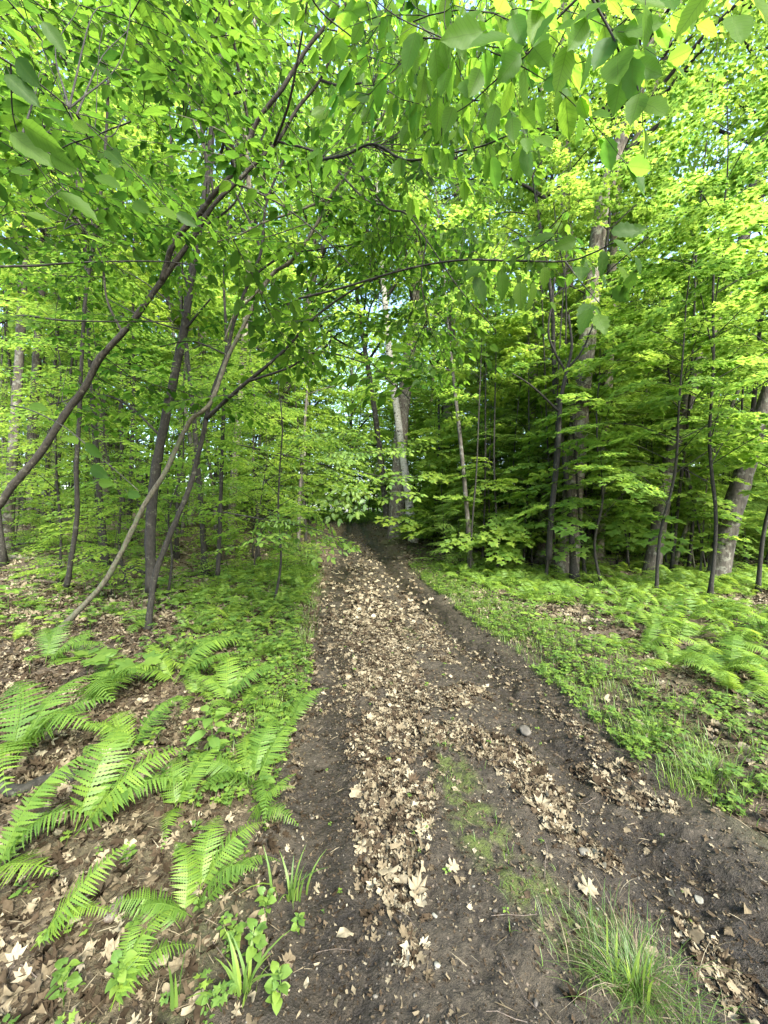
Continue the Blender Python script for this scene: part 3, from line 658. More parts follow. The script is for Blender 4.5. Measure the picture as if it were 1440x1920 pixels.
stemmy('upright_beech', 'dark upright stem with flaky bark, middle of the left leaning stems', 'beech tree', [
    ([(283, 1110), (282, 1000), (290, 900), (303, 820), (328, 700), (345, 620), (356, 540), (375, 430), (390, 330), (402, 200), (420, 60), (425, -60)], 4.9, 4.4, 22, 10),
    ([(345, 620), (370, 590), (395, 560)], 4.8, 4.5, 6, 3), ([(390, 330), (378, 240), (370, 180), (340, 90)], 4.6, 4.2, 7, 4), ([(375, 188), (440, 175), (500, 160)], 4.4, 4.2, 6, 3), ([(402, 200), (420, 120), (470, 40), (500, -20)], 4.4, 4.2, 6, 3), ([(356, 540), (320, 470), (270, 420), (210, 390)], 4.8, 4.6, 6, 3), ([(303, 820), (240, 760), (180, 740), (90, 760)], 4.9, 4.9, 5, 2), ([(345, 620), (280, 600), (200, 560)], 4.8, 4.9, 4, 2), ([(375, 430), (440, 380), (470, 300), (500, 240)], 4.6, 4.4, 5, 2)],
    'bark_dark', cloud(44, 40, 560, -120, 480, 4.8, 6.4))
stemmy('pale_leaning_sapling', 'pale greenish stem leaning across the two dark ones', 'sapling', [
    ([(95, 1205), (185, 1105), (220, 1050), (245, 1000), (272, 945), (310, 885), (340, 820), (360, 785), (395, 755), (425, 675), (450, 625), (475, 575), (510, 515), (545, 490), (585, 435), (620, 370), (650, 325), (690, 262), (740, 180)], 4.4, 3.3, 13, 7),
    ([(510, 515), (470, 560), (440, 590), (420, 640)], 3.7, 3.8, 5, 3), ([(620, 370), (560, 395), (500, 415), (450, 440), (400, 455)], 3.4, 3.6, 5, 2), ([(620, 370), (680, 372), (740, 385), (800, 420)], 3.3, 2.9, 5, 2)],
    'bark_green', cloud(24, 330, 760, 40, 640, 2.9, 4.4))
stemmy('forked_sapling', 'dark slanting sapling rooted beside the upright stem', 'sapling', [
    ([(275, 1160), (290, 1085), (312, 1020), (335, 965), (355, 915), (370, 860), (382, 810), (392, 760), (408, 710), (425, 665), (440, 600), (470, 520), (490, 470), (500, 380), (540, 280)], 4.6, 4.0, 13, 5),
    ([(392, 790), (430, 745), (465, 715), (530, 660), (585, 600), (660, 545), (760, 500)], 4.4, 3.4, 9, 3), ([(465, 715), (540, 690), (600, 660), (700, 685)], 4.1, 3.4, 5, 2), ([(490, 470), (470, 420), (430, 330), (428, 240), (380, 120)], 4.1, 4.2, 5, 2), ([(470, 520), (530, 480), (580, 470), (690, 455)], 4.1, 3.9, 5, 2), ([(500, 380), (480, 300), (520, 180), (530, 60)], 4.0, 3.9, 4, 2), ([(425, 665), (360, 640), (300, 650)], 4.2, 4.3, 4, 2)],
    'bark_dark', cloud(20, 420, 800, 360, 760, 3.2, 4.8))
stemmy('slim_dark_sapling', 'slim dark sapling beside fallen branches on the left', 'sapling', [
    ([(125, 1100), (135, 1040), (145, 960), (143, 880), (148, 800), (152, 700), (160, 560), (178, 440), (196, 300), (203, 150), (200, 20)], 5.6, 4.8, 12, 5), ([(178, 440), (150, 330), (120, 250)], 5.0, 5.0, 4, 2)],
    'bark_dark', cloud(24, 20, 330, 40, 560, 4.4, 6.2))
stemmy('slim_dark_sapling', 'thin dark sapling nearest trail on the left side', 'sapling', [
    ([(408, 1078), (412, 1000), (415, 900), (420, 760), (424, 640), (420, 520), (430, 380)], 6.4, 6.0, 9, 4)], 'bark_dark', cloud(16, 330, 600, 380, 760, 5.4, 6.8))
stemmy('forest_edge_sapling', 'dark many branched sapling in front of the thick furrowed trunk', 'sapling', [
    ([(1028, 1050), (1034, 960), (1046, 850), (1050, 760), (1062, 700), (1072, 650), (1066, 590)], 7.6, 7.2, 13, 4),
    ([(1062, 700), (1040, 660), (1028, 620), (1036, 560), (1040, 520)], 7.4, 7, 5, 3), ([(1066, 690), (1090, 660), (1112, 610)], 7.4, 7, 5, 3), ([(1050, 770), (1010, 735), (985, 715), (960, 700)], 7.4, 7, 5, 2)],
    'bark_dark', [])
# ------------------------------------------------------------------ overhanging branches close to the camera
def over(name, label, lines, leaves, ls=.085, m='over', shape=L_HI2, hang=1.0, spray_at=(), S=S_HANG, sp=.55):
    """lines: (pix list, d0, d1, px width); leaves: (px,py,d,angle deg in picture from straight down, length px)"""
    b0 = P(lines[0][0][0][0], lines[0][0][0][1], lines[0][1]); w_ = Acc(); lf = Acc(); tw = Acc()
    t_ = thing(name, label, 'branch', b0)
    built = []
    for pix, d0, d1, w0 in lines:
        n_ = len(pix); pts = [P(px, py, d0+(d1-d0)*i/(n_-1)) for i, (px, py) in enumerate(pix)]
        if built: pts = snap(pts, built)
        pp, rr = smooth(pts, np.linspace(w0, w0*.4, n_)/720*d0/2, 5); built.append(pp); tube(w_, pp-b0, rr, 6, .05)
    V, F, lc = shape
    for (px, py, d, an, L) in leaves:
        a = math.radians(an); dr = np.array([math.sin(a), rng.normal(0, .35), -math.cos(a)]); nr = np.array([rng.normal(0, .5), -1, rng.normal(.3, .5)])
        R = frames(dr[None], nr[None]); T_ = (V, F, np.full(len(V), rng.uniform(.2, .9)), lc)
        inst(lf, T_, R, (P(px, py, d)-b0)[None], np.array([L*(.66 if px < 400 else .85)/720*d]))
        q = P(px, py, d)-b0; tube(w_, [q, q-norm(dr)*.012+np.array([0, 0, .004])], [.0007, .0007], 3, cap=False)
    if len(spray_at):
        pos = np.array([P(*q) for q in spray_at])-b0; az = rng.uniform(0, 2*PI, len(pos))
        put_sprays(lf, S, pos, np.column_stack([np.cos(az), np.sin(az), 0*az]), sp, wacc=w_, jit=.3, roll=.4); joins(w_, pos, built, b0, .0012, .0025)
    link('stem', w_.mesh(name+' stem', M['bark_dark'], True), t_); link('foliage', lf.mesh(name+' foliage', M[m], True), t_)
    return t_
over('overhanging_branch', 'bright green hanging leaves on thin branch, top right', [([(1090, -40), (1120, 15), (1145, 60), (1165, 105), (1188, 135), (1197, 170)], .9, .85, 5), ([(1188, 135), (1203, 200), (1205, 240)], .85, .85, 2.5), ([(1145, 60), (1180, 30), (1200, 0)], .88, .85, 3)],
     [(1200, 175, .85, -18, 78), (1204, 190, .85, 26, 82), (1205, 232, .85, 2, 82), (1190, 120, .85, 75, 72), (1158, 100, .87, -12, 115), (1175, 100, .87, -5, 110), (1185, 110, .84, 15, 80), (1148, 70, .88, -30, 85), (1106, 90, .9, -3, 68), (1100, 35, .9, -30, 85), (1065, 85, .92, -10, 85), (1150, 55, .86, 55, 75),
      (1170, 60, .85, 85, 80), (1165, 15, .85, 40, 75), (1130, 5, .88, -60, 70), (1185, 0, .85, 70, 80), (1210, 10, .8, 10, 80), (1248, -10, .8, -3, 80), (1290, 0, .8, 4, 75), (1330, -40, .75, 0, 100), (1372, 30, .72, -4, 105), (1395, -20, .72, 40, 110), (1330, -20, .75, -40, 80), (1045, 20, .92, -45, 70), (1080, -10, .9, 20, 70)])
over('overhanging_branch', 'branch with large toothed leaves at the top centre', [([(1110, -30), (1040, 40), (990, 100), (930, 150), (880, 195), (830, 225)], 1.15, 1.4, 4.5), ([(990, 100), (940, 90), (850, 80)], 1.25, 1.25, 3)],
     [(905, 60, 1.1, -75, 100), (960, 70, 1.1, -70, 110), (1000, 90, 1.1, 15, 85), (975, 100, 1.15, -40, 75), (960, 220, 1.2, 2, 62), (985, 258, 1.2, 0, 48), (1005, 258, 1.2, 28, 60), (930, 195, 1.2, -12, 60), (940, 100, 1.2, 40, 70), (900, 130, 1.2, -20, 70), (870, 150, 1.25, 10, 70), (840, 130, 1.3, -15, 65), (815, 90, 1.3, 15, 70), (780, 60, 1.3, -20, 75), (860, 40, 1.2, 10, 70), (895, 20, 1.2, -30, 70), (820, 180, 1.35, 5, 65), (850, 200, 1.35, -20, 60), (960, 30, 1.1, 20, 75), (1010, 20, 1.05, -15, 80), (1035, 60, 1.05, 10, 90)],
     spray_at=cloud(16, 640, 1000, -60, 150, 1.2, 1.9))
over('overhanging_branch', 'long bare twigged branch with scalloped oak leaves, right centre', [([(560, 560), (640, 540), (760, 505), (860, 488), (960, 489), (1060, 490), (1110, 475), (1150, 455)], 2.6, 1.75, 4), ([(1060, 490), (1090, 530), (1125, 570)], 1.993, 1.7, 3), ([(960, 489), (1030, 450), (1060, 400)], 2.114, 1.85, 3)],
     [(1112, 572, 1.7, -55, 60), (1118, 590, 1.6, 5, 60), (1105, 580, 1.6, -22, 55), (1150, 450, 1.7, 45, 55), (1145, 435, 1.6, 85, 60), (1190, 480, 1.7, 15, 45), (1160, 500, 1.7, 30, 50), (1150, 540, 1.7, 60, 50), (1090, 500, 1.75, -20, 55), (975, 530, 1.8, 5, 55), (1000, 530, 1.8, 0, 52), (1020, 500, 1.8, 15, 45), (905, 500, 1.8, -50, 60), (940, 510, 1.8, 20, 58), (1040, 440, 1.8, -80, 55), (1080, 450, 1.8, -70, 50), (890, 520, 1.8, 30, 60), (1170, 440, 1.7, 100, 45), (1130, 470, 1.7, 10, 50), (1190, 510, 1.65, -15, 48)],
     m='beech', shape=L_OAKG, spray_at=cloud(9, 860, 1100, 420, 480, 1.9, 2.4), sp=.4)
over('overhanging_branch', 'dense dark branch of small oval leaves hanging over the trail', [([(600, 300), (650, 290), (700, 270), (760, 300), (830, 290), (900, 275), (950, 255)], 2.6, 1.9, 5), ([(650, 290), (720, 385), (760, 400), (800, 450), (860, 540), (930, 620)], 2.483, 2.2, 4), ([(800, 450), (790, 520), (800, 600)], 2.313, 2.4, 3)], [],
     m='beech', spray_at=cloud(34, 690, 930, 120, 400, 2.2, 3.4)+cloud(16, 690, 880, 400, 640, 2.6, 3.6)+cloud(4, 740, 900, 620, 700, 2.8, 3.4), S=S_HI+S_HANG[:2], sp=.5)
over('overhanging_branch', 'large close leaves reaching in from the left edge', [([(-80, 60), (20, 120), (90, 170), (160, 230), (260, 330), (340, 420)], .95, 1.3, 4), ([(20, 120), (30, 240), (90, 340), (140, 420), (250, 470)], 1.02, 1.4, 3)],
     [(10, 140, .8, 50, 100), (40, 230, .8, 60, 115), (95, 290, .9, 60, 85), (20, 250, .85, 55, 120), (70, 210, .9, 62, 100), (140, 230, 1.1, 50, 70), (110, 360, 1.0, 58, 110), (50, 400, 1.0, 80, 60), (200, 280, 1.2, 45, 75), (30, 110, .8, 40, 90), (230, 350, 1.2, 60, 75), (290, 390, 1.2, 58, 85), (150, 440, 1.2, 75, 80), (20, 320, 1.0, 85, 60), (170, 120, 1.2, 55, 80), (250, 380, 1.25, 55, 70), (80, 40, .95, 35, 80), (330, 400, 1.3, 70, 60), (0, 45, .9, 60, 90), (180, 330, 1.2, 62, 85)],
     m='beech', spray_at=cloud(13, -20, 300, -60, 380, 1.4, 2.2), S=S_HI, sp=.62)
over('overhanging_branch', 'low branch with a few big drooping leaves before the left stems', [([(20, 760), (60, 770), (120, 800), (180, 850), (260, 920)], 1.9, 1.6, 3)],
     [(55, 760, 1.3, 78, 60), (120, 820, 1.4, 75, 75), (160, 830, 1.4, 40, 60), (170, 875, 1.5, 62, 75), (215, 905, 1.4, 20, 20), (240, 925, 1.4, 80, 55), (185, 905, 1.4, 85, 55)], m='beech', shape=L_HI)
over('overhanging_branch', 'upper of two thin horizontal branches crossing in from the left edge', [([(-60, 505), (0, 500), (70, 498), (150, 492), (290, 490), (370, 497)], 2.6, 2.8, 5)], [], m='beech', spray_at=cloud(5, 40, 330, 480, 510, 2.6, 2.8), S=S_HI, sp=.45)
over('overhanging_branch', 'lower of two thin horizontal branches crossing in from the left edge', [([(-60, 625), (0, 605), (40, 592), (110, 600), (200, 603), (320, 603)], 3.2, 3.2, 5)], [], m='beech', spray_at=cloud(5, 40, 300, 590, 615, 3.1, 3.3), S=S_HI, sp=.5)
over('overhanging_branch', 'top middle spray of small backlit leaves', [([(560, -60), (600, 20), (680, 90), (700, 160)], 1.5, 1.9, 4)], [], m='over', spray_at=cloud(18, 660, 780, -60, 240, 1.6, 2.4), S=S_HANG, sp=.5)
over('overhanging_branch', 'layered leafy branch reaching over trail from the left', [([(430, 830), (520, 850), (600, 870), (700, 890), (760, 905)], 8, 7.2, 3)], [], m='herb', spray_at=cloud(30, 470, 755, 800, 925, 6.8, 8.5)+cloud(9, 620, 740, 830, 915, 7, 8), S=S_HI, sp=1.0)
over('overhanging_branch', 'low leafy branch drooping at the left trail edge', [([(420, 960), (500, 975), (580, 990), (640, 1010)], 5, 4.6, 3)], [], m='herb', spray_at=cloud(14, 470, 610, 960, 1030, 4.5, 5.2), S=S_HI, sp=.6)

# ------------------------------------------------------------------ far woodland mass
a = Acc(); n_ = 2100
yy = rng.uniform(34, 62, n_); xx = rng.uniform(-1.15, 1.15, n_)*yy; hh = np.where(rng.random(n_) < .4, rng.uniform(0, 5, n_), rng.uniform(0, 1, n_)**.8*22)
pos = np.column_stack([xx, yy, height(xx, yy)+hh]); az = rng.uniform(0, 2*PI, n_)
put_sprays(a, S_LO, pos, np.column_stack([np.cos(az), np.sin(az), 0*az]), 4.0, roll=.6)
tag(link('distant_woodland', a.mesh('distant woodland', M['canopy'])), 'bright green mass of far forest foliage beyond the trees', 'woodland', kind='stuff')
print('TRIS far', a.tri())

# ------------------------------------------------------------------ ferns
def frond(hi, seed, n_=28):
    r = np.random.default_rng(seed); a = Acc(); t_ = np.linspace(0, 1, n_+6); wf = r.uniform(.75, 1.1)
    y = t_*.92; z = .55*np.sin(t_*1.9)*r.uniform(.45, .75)-r.uniform(.15, .42)*t_**3; x = r.uniform(-.16, .16)*t_**2+.05*np.sin(t_*3+seed)
    C = np.column_stack([x, y, z]); tan = norm(np.gradient(C, axis=0))
    tube(a, C, np.linspace(.006, .0012, len(C)), 3, rnd=.8, cap=False)
    for i in range(4, len(C)-1):
        f = (i-4)/(len(C)-5); L = .24*math.sin(PI*(.22+.78*f)**.95)**.8*(1-.15*f) if f < 1 else 0
        L = wf*.225*(1-f**(1.5+wf))*(.6+.4*min(1, f*4))+.010
        sd = norm(np.cross(tan[i], [0, 0, 1])); up = np.cross(sd, tan[i])
        for s_ in (1, -1):
            if r.random() < .03: continue
            L *= r.uniform(.93, 1.06); d = norm(sd*s_+tan[i]*(.3+r.normal(0, .07))+up*(-.14+r.normal(0, .12))); wd = .0190*(1-.45*f); b = C[i]
            acr = tan[i]; 
            if hi:
                m_ = 7; V = []; F = []
                for q in range(m_+1):
                    g = q/m_; c = b+d*L*g-up*.20*L*g*g; hw = wd*(1-g**1.8)*(.75+.25*min(1, g*3))+.0004; g2 = (q+.75)/m_; hw2 = wd*(1-min(1, g2)**1.8)+.0004
                    c2 = b+d*L*g2-up*.20*L*g2*g2
                    V += [c, c+acr*hw*.58, c-acr*hw*.58, c2+acr*hw2*1.12+up*.002, c2-acr*hw2*1.12+up*.002]
                for q in range(m_):
                    o5 = q*5; F += [(o5, o5+3, o5+1), (o5, o5+5, o5+3), (o5+5, o5+6, o5+3), (o5, o5+2, o5+4), (o5, o5+4, o5+5), (o5+5, o5+4, o5+7)]
                a.add(np.array(V), np.array(F), r.uniform(.2, .8))
            else:
                e = b+d*L-up*.15*L; m1 = b+d*L*.4
                a.add(np.array([b, m1+acr*wd*1.25, e, m1-acr*wd*1.25]), np.array([(0, 1, 2), (0, 2, 3)]), r.uniform(.2, .8))
    return (np.concatenate(a.V), [np.concatenate(x) for x in a.F.values()], np.concatenate(a.R), np.concatenate(a.L))
FR_HI = [frond(True, i) for i in range(7)]; FR_LO = [frond(False, 10+i, 18) for i in range(4)]
def t2mesh(T_, name, m):
    a = Acc(); a.add(T_[0], T_[1], T_[2], T_[3]); return a.mesh(name, m)
FRM = [t2mesh(q, 'frond', M['fern']) for q in FR_HI]
def fern_near(px, py, az_list, L, label, lift=0.0, pitch=None):
    g = G(px, py); L *= .93; t_ = thing('fern', label, 'fern', g, 'ferns beside the trail on the left')
    for i, az in enumerate(az_list):
        o = link('frond', FRM[(i*3+int(px)) % 7], t_); o.scale = (L*random.uniform(.8, 1.1),)*3
        o.rotation_euler = ((pitch if pitch is not None else .30)+random.uniform(-.12, .2), random.uniform(-.25, .25), math.radians(az)); o.location = (random.uniform(-.02, .02), random.uniform(-.02, .02), lift)
    return t_
# azimuth 0 = away from camera, -90 = to the right, 90 = to the left, 180 = toward the camera
FN = [(20, 1440, (-60, -20, -100, 170, -140, 30), .74, 'large fern clump at left edge above dark log'),
      (-20, 1660, (-40, -75, -120, 0), .52, 'fern at left edge below the dark log with upright frond'),
      (150, 1560, (-30, -50, -80, 10), .60, 'long arching fern in the middle of the near left bank'),
      (330, 1530, (0, 20, -40, -160), .42, 'small upright fern just below the oval leaved plant'),
      (170, 1330, (-40, -70, -100, -130, 10), .7, 'fern behind the long arching one, left bank'),
      (330, 1290, (-30, -60, -90, 60, 120), .68, 'fern with fronds fanning toward the trail, upper left bank'),
      (480, 1480, (-10, -40, 20, 150, -170, 90), .5, 'fern hugging muddy trail edge beside bare soil'),
      (540, 1370, (-60, -30, 150, 100), .40, 'fern arching over left edge of the trail'),
      (380, 1690, (-70, -40, -90, 5), .40, 'bright fern with broad frond near bottom of left bank'),
      (350, 1740, (85, 110, 40), .36, 'low fern with frond pointing left near bottom'),
      (70, 1800, (-50, -80), .38, 'single fern frond arching right in lower left corner'),
      (470, 1540, (-80, -110, -60), .34, 'fern tipping onto the trail above grass blades'),
      (215, 1920, (-30, 10, -60), .30, 'fern at the bottom edge below clover like leaves'),
      (420, 1330, (10, -30, -70, 60), .55, 'fern behind the oval leaved plant'),
      (250, 1420, (-20, -60, 40, 90), .50, 'fern between long arching one and oval leaved plant'),
      (90, 1250, (-50, -90, 10, 50), .55, 'fern in front of the fallen sticks, far left')]
for px, py, az, L, lb in FN: fern_near(px, py, az, L, lb)
def fern_clump(seed, src, n_=6, L=.6):
    r = np.random.default_rng(seed); a = Acc()
    for i in range(n_):
        az = i*2*PI/n_+r.normal(0, .4); d = np.array([math.cos(az), math.sin(az), r.uniform(.05, .45)])
        inst(a, src[i % len(src)], frames(d[None], np.array([[0, 0, 1.]])), np.zeros((1, 3)), np.array([L*r.uniform(.75, 1.1)]))
    return a.mesh('fern clump', M['fern_sun_tint'])
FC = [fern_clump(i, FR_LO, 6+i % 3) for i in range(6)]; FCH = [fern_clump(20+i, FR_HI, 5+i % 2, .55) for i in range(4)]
def scatter_ferns(n_, cond, lab, grp, y0, y1, x0, x1, mind, s0=.55, s1=1.0):
    out = []; t_ = 0
    while len(out) < n_ and t_ < n_*60:
        t_ += 1; y = r_.uniform(y0, y1); x = r_.uniform(x0, x1)
        if not cond(x, y) or any((x-a)**2+(y-b)**2 < mind**2 for a, b in out): continue
        out.append((x, y)); o = link('fern', (FCH if y < 4.2 else FC)[r_.integers(0, 4)], None, ground_at(x, y)-[0, 0, .02])
        o.rotation_euler = (r_.normal(0, .08), r_.normal(0, .08), r_.uniform(0, 6.28)); o.scale = (r_.uniform(s0, s1),)*3
        tag(o, lab, 'fern', grp)
def rfern(x, y):
    t_ = x-cen(y); px = 720+x/y*720; lo = 1.7+max(0, (5-y))*.35
    return t_ > lo and px < 1500 and (noise(x*1.1, y*1.1, 61) > .3)
scatter_ferns(195, rfern, 'sun-tinted green fern in the dense fern bank on the right', 'ferns on the right hand bank', 2.6, 9.0, 1.5, 9.5, .27, .6, 1.05)
scatter_ferns(68, lambda x, y: -3.2 < x-cen(y) < -1.35 and 720+x/y*720 > 330, 'fern growing along the left edge of the trail', 'ferns along the left trail edge', 2.6, 10, -4, -.5, .22, .5, .85)
scatter_ferns(20, lambda x, y: x-cen(y) < -2.6, 'scattered fern on the leaf litter among left hand stems', 'ferns among the left hand stems', 3.2, 9, -7, -1.5, .5, .45, .8)

# ------------------------------------------------------------------ fallen leaves and debris
rs = np.random.default_rng(5)
DRY = [outline_leaf(OAKL, .5, .25, .5, 11), outline_leaf(OAKL, .5, -.3, -.8, 12), outline_leaf(REDOAK, .5, .35, .6, 13), outline_leaf(REDOAK, .5, -.2, .9, 14), outline_leaf(MAPLE, .4, .3, -.7, 15), outline_leaf(OVAL, .5, .5, 1.2, 16), outline_leaf(OVAL, .5, -.3, 1.5, 17), outline_leaf(MAPLE, .4, -.3, .7, 18)]
def frag(seed):
    r = np.random.default_rng(seed); k = 6; th = np.sort(r.uniform(0, 2*PI, k)); rr = r.uniform(.25, .6, k)
    V = np.vstack([[0, 0, .1*r.normal()], np.column_stack([np.cos(th)*rr, np.sin(th)*rr*.6, r.normal(0, .1, k)])]); return V, [np.array([(0, 1+i, 1+(i+1) % k) for i in range(k)])], V*0
FRG = [frag(i) for i in range(6)]
def scatter(acc, shapes, x, y, size, surf, tilt=.35, lift=.012, rn=None):
    K = len(x); z = surf(x, y)+lift*rs.uniform(.2, 1.6, K); az = rs.uniform(0, 2*PI, K)
    d = np.column_stack([np.cos(az), np.sin(az), rs.normal(0, tilt, K)]); n__ = np.column_stack([rs.normal(0, tilt, K), rs.normal(0, tilt, K), np.ones(K)])
    flip = rs.random(K) < .0; R = frames(d, n__); w__ = rs.integers(0, len(shapes), K); rn = rs.beta(2.2, 1.6, K) if rn is None else rn
    for i, (V, F, lc) in enumerate(shapes):
        k = np.where(w__ == i)[0]
        if not len(k): continue
        W = np.einsum('kij,mj->kmi', R[k]*size[k][:, None, None], V-np.array([0, .5, 0]))+np.column_stack([x, y, z])[k][:, None]
        off = (np.arange(len(k))*len(V))[:, None, None]
        acc.add(W.reshape(-1, 3), [(f[None]+off).reshape(-1, f.shape[1]) for f in F], np.repeat(rn[k], len(V)))
def surf(x, y):
    return np.where((np.abs(tn(x, y)) < 1.25) & (y < 27), np.maximum(trail_z(x, y), height(x, y)-.1), height(x, y))
BANDS = [([gp(735, 1660, .12), gp(735, 1570, .17), gp(745, 1480, .20), gp(735, 1400, .24), gp(720, 1320, .30), gp(700, 1240, .42), gp(685, 1170, .5), gp(665, 1100, .55), gp(665, 1050, .6), gp(675, 1010, .8)], .85),
         ([gp(790, 1385, .14), gp(880, 1400, .16), gp(960, 1430, .17), gp(1010, 1490, .15), gp(1070, 1570, .10), gp(1140, 1620, .05)], 1.0), ([gp(860, 1200, .10), gp(940, 1260, .10), gp(1060, 1350, .08), gp(1180, 1450, .08)], .5),
         ([gp(1080, 1430, .06), gp(1170, 1480, .09), gp(1250, 1520, .06)], .7), ([gp(740, 1300, .12), gp(840, 1330, .15), gp(900, 1300, .12)], .6), ([gp(1290, 1740, .05), gp(1400, 1850, .08)], .8), ([gp(830, 1240, .15), gp(790, 1150, .25), gp(735, 1060, .4)], .4),
         ([gp(600, 1340, .06), gp(640, 1290, .1)], .5), ([gp(700, 1700, .06), gp(760, 1800, .07)], .5)]
def dens(x, y):
    t_ = tn(x, y); d = np.zeros_like(x)
    for pts, w__ in BANDS: d = np.maximum(d, w__*sstep(1.35, .6, poly_dist(x, y, pts)))
    n__ = fbm(x*5, y*5, 71)
    on = np.clip(d*sstep(.2, .42, n__)*1.2+.012, 0, 1); on = np.maximum(on, .55*sstep(7.5, 12, y))
    rut = np.maximum(np.exp(-((t_-.72)/.24)**2), .9*np.exp(-((t_+.86)/.20)**2)); on = on*(1-.8*rut*sstep(2.2, 3.2, y))
    return np.where(np.abs(t_) < 1.2, on, np.where(np.abs(t_) < 1.5, .45, .9*sstep(.2, .45, fbm(x*1.5, y*1.5, 72))+.1))
def sample(n_, x0, x1, y0, y1, pw=1.0, fov=True):
    y = y0*(y1/y0)**rs.uniform(0, 1, n_) if pw == 'log' else rs.uniform(y0, y1, n_)
    x = rs.uniform(x0, x1, n_)
    if fov: x = rs.uniform(-1.12, 1.12, n_)*y
    k = rs.random(n_) < dens(x, y); return x[k], y[k]
lit = Acc()
x, y = sample(17000, 0, 0, 1.0, 6.5); # uniform in y, wedge in x
k = rs.random(len(x)) < np.clip(y/3.0, .4, 1)
x, y = x[k], y[k]; scatter(lit, DRY, x, y, rs.uniform(.025, .075, len(x)), surf, .45, .010, rs.beta(1.2, 2.0, len(x)))
x = rs.uniform(-1.2, 1.7, 36000); y = rs.uniform(1.2, 6, 36000); k = rs.random(36000) < dens(x, y)*(np.abs(x-cen(y)) < 1.2); x, y = x[k], y[k]
scatter(lit, DRY, x, y, rs.uniform(.018, .050, len(x)), surf, .2, .005, rs.beta(1.7, 1.5, len(x)))
x = rs.uniform(-.6, 1.7, 46000); y = rs.uniform(1.2, 5, 46000); k = rs.random(46000) < (dens(x, y)+.04+.10*(fbm(x*3, y*3, 77) > .5))*(np.abs(x-cen(y)) < 1.3); x, y = x[k], y[k]
scatter(lit, FRG, x, y, rs.lognormal(math.log(.016), .45, len(x)), surf, .3, .006, rs.beta(1.3, 1.8, len(x)))
x = rs.uniform(-5.5, .5, 34000); y = rs.uniform(.9, 5.5, 34000); k = (x-cen(y) < -1.0) & (x > -1.15*y) & (rs.random(34000) < .75); x, y = x[k], y[k]
scatter(lit, DRY[:3]+DRY[5:]+FRG, x, y, rs.uniform(.018, .06, len(x)), surf, .5, .008, rs.beta(1.3, 2.1, len(x)))
x, y = sample(30000, 0, 0, 5, 24, 'log'); scatter(lit, DRY[:1]+DRY[5:7], x, y, rs.uniform(.07, .13, len(x)), surf, .3)
yf = rs.uniform(.75, 3.6, 26000)**1; xf = rs.uniform(-1.1, 1.1, 26000)*yf
scatter(lit, FRG, xf, yf, rs.lognormal(math.log(.011), .5, len(xf)), surf, .35, .004, rs.beta(.9, 2.8, len(xf)))
yf = rs.uniform(2.5, 9, 22000)**1; xf = rs.uniform(-1.1, 1.1, 22000)*yf
kf = rs.random(len(xf)) < np.clip(dens(xf, yf)+.25, 0, 1); xf, yf = xf[kf], yf[kf]
scatter(lit, FRG, xf, yf, rs.lognormal(math.log(.022), .4, len(xf)), surf, .35, .006, rs.beta(1.2, 2.2, len(xf)))
tag(link('fallen_leaves', lit.mesh('fallen leaves', M['dry'])), 'tan and brown dead leaves littering the trail and forest floor', 'leaf litter', kind='stuff')
print('TRIS litter', lit.tri())
STRAW = [(np.array([(-.02, 0, 0), (.02, 0, 0), (.012, 1, .05), (0, .5, .06), (-.012, 1, .05)]), [np.array([(0, 1, 3), (1, 2, 3), (0, 3, 4)])], np.zeros((5, 3)))]
sw = Acc(); ys_ = rs.uniform(.75, 4.5, 9000); xs_ = rs.uniform(-1.1, 1.1, 9000)*ys_; k = rs.random(9000) < np.where(np.abs(xs_-cen(ys_)) < 1.15, .10, .8)
xs_, ys_ = xs_[k], ys_[k]; scatter(sw, STRAW, xs_, ys_, rs.uniform(.02, .075, len(xs_)), surf, .2, .012, rs.beta(2, 2, len(xs_)))
def one_leaf(px, py, L, shape, az, rn, label):
    g = G(px, py); a = Acc(); V, F, lc = shape; R = frames(np.array([[math.sin(az), math.cos(az), .1]]), np.array([[.1, -.25, 1]]))
    inst(a, ((V-np.array([0, .5, 0])), F, np.full(len(V), rn), lc), R, np.zeros((1, 3)), np.array([L]), 0)
    tag(link('oak_leaf', a.mesh('oak leaf', M['dry']), None, (g[0], g[1], float(surf(g[0], g[1]))+.022)), label, 'dead leaf')
one_leaf(1102, 1680, .09, DRY[0], 1.4, .82, 'large pale dead oak leaf above the grass tuft on bare mud')
one_leaf(728, 1645, .10, DRY[2], -.3, .74, 'big upright tan oak leaf in the lower trail centre')
one_leaf(782, 1678, .09, DRY[3], .3, .7, 'tan oak leaf touching the big upright one, lower right of it')
one_leaf(848, 1642, .07, DRY[0], 1.2, .82, 'yellowish oak leaf right of the big upright one')
one_leaf(670, 1485, .085, DRY[4], .2, .75, 'tan maple leaf at left margin of the leaf band')
one_leaf(648, 1745, .07, DRY[5], 1.3, .8, 'small folded tan leaf alone on dark soil, lower left trail')
# sticks
st = Acc()
for i in range(150):
    y = rs.uniform(.9, 7); x = rs.uniform(-1.1, 1.1)*y; L = rs.uniform(.04, .2); az = rs.uniform(0, 6.28); t_ = np.linspace(-.5, .5, 4)
    px_ = x+np.cos(az)*L*t_+rs.normal(0, L*.05, 4); py_ = y+np.sin(az)*L*t_+rs.normal(0, L*.05, 4)
    tube(st, np.column_stack([px_, py_, surf(px_, py_)+.012]), np.full(4, rs.uniform(.0007, .002)), 4, cap=False)
tag(link('twigs', st.mesh('twigs', M['twig'])), 'scattered dead twigs on the ground', 'twigs', kind='stuff')
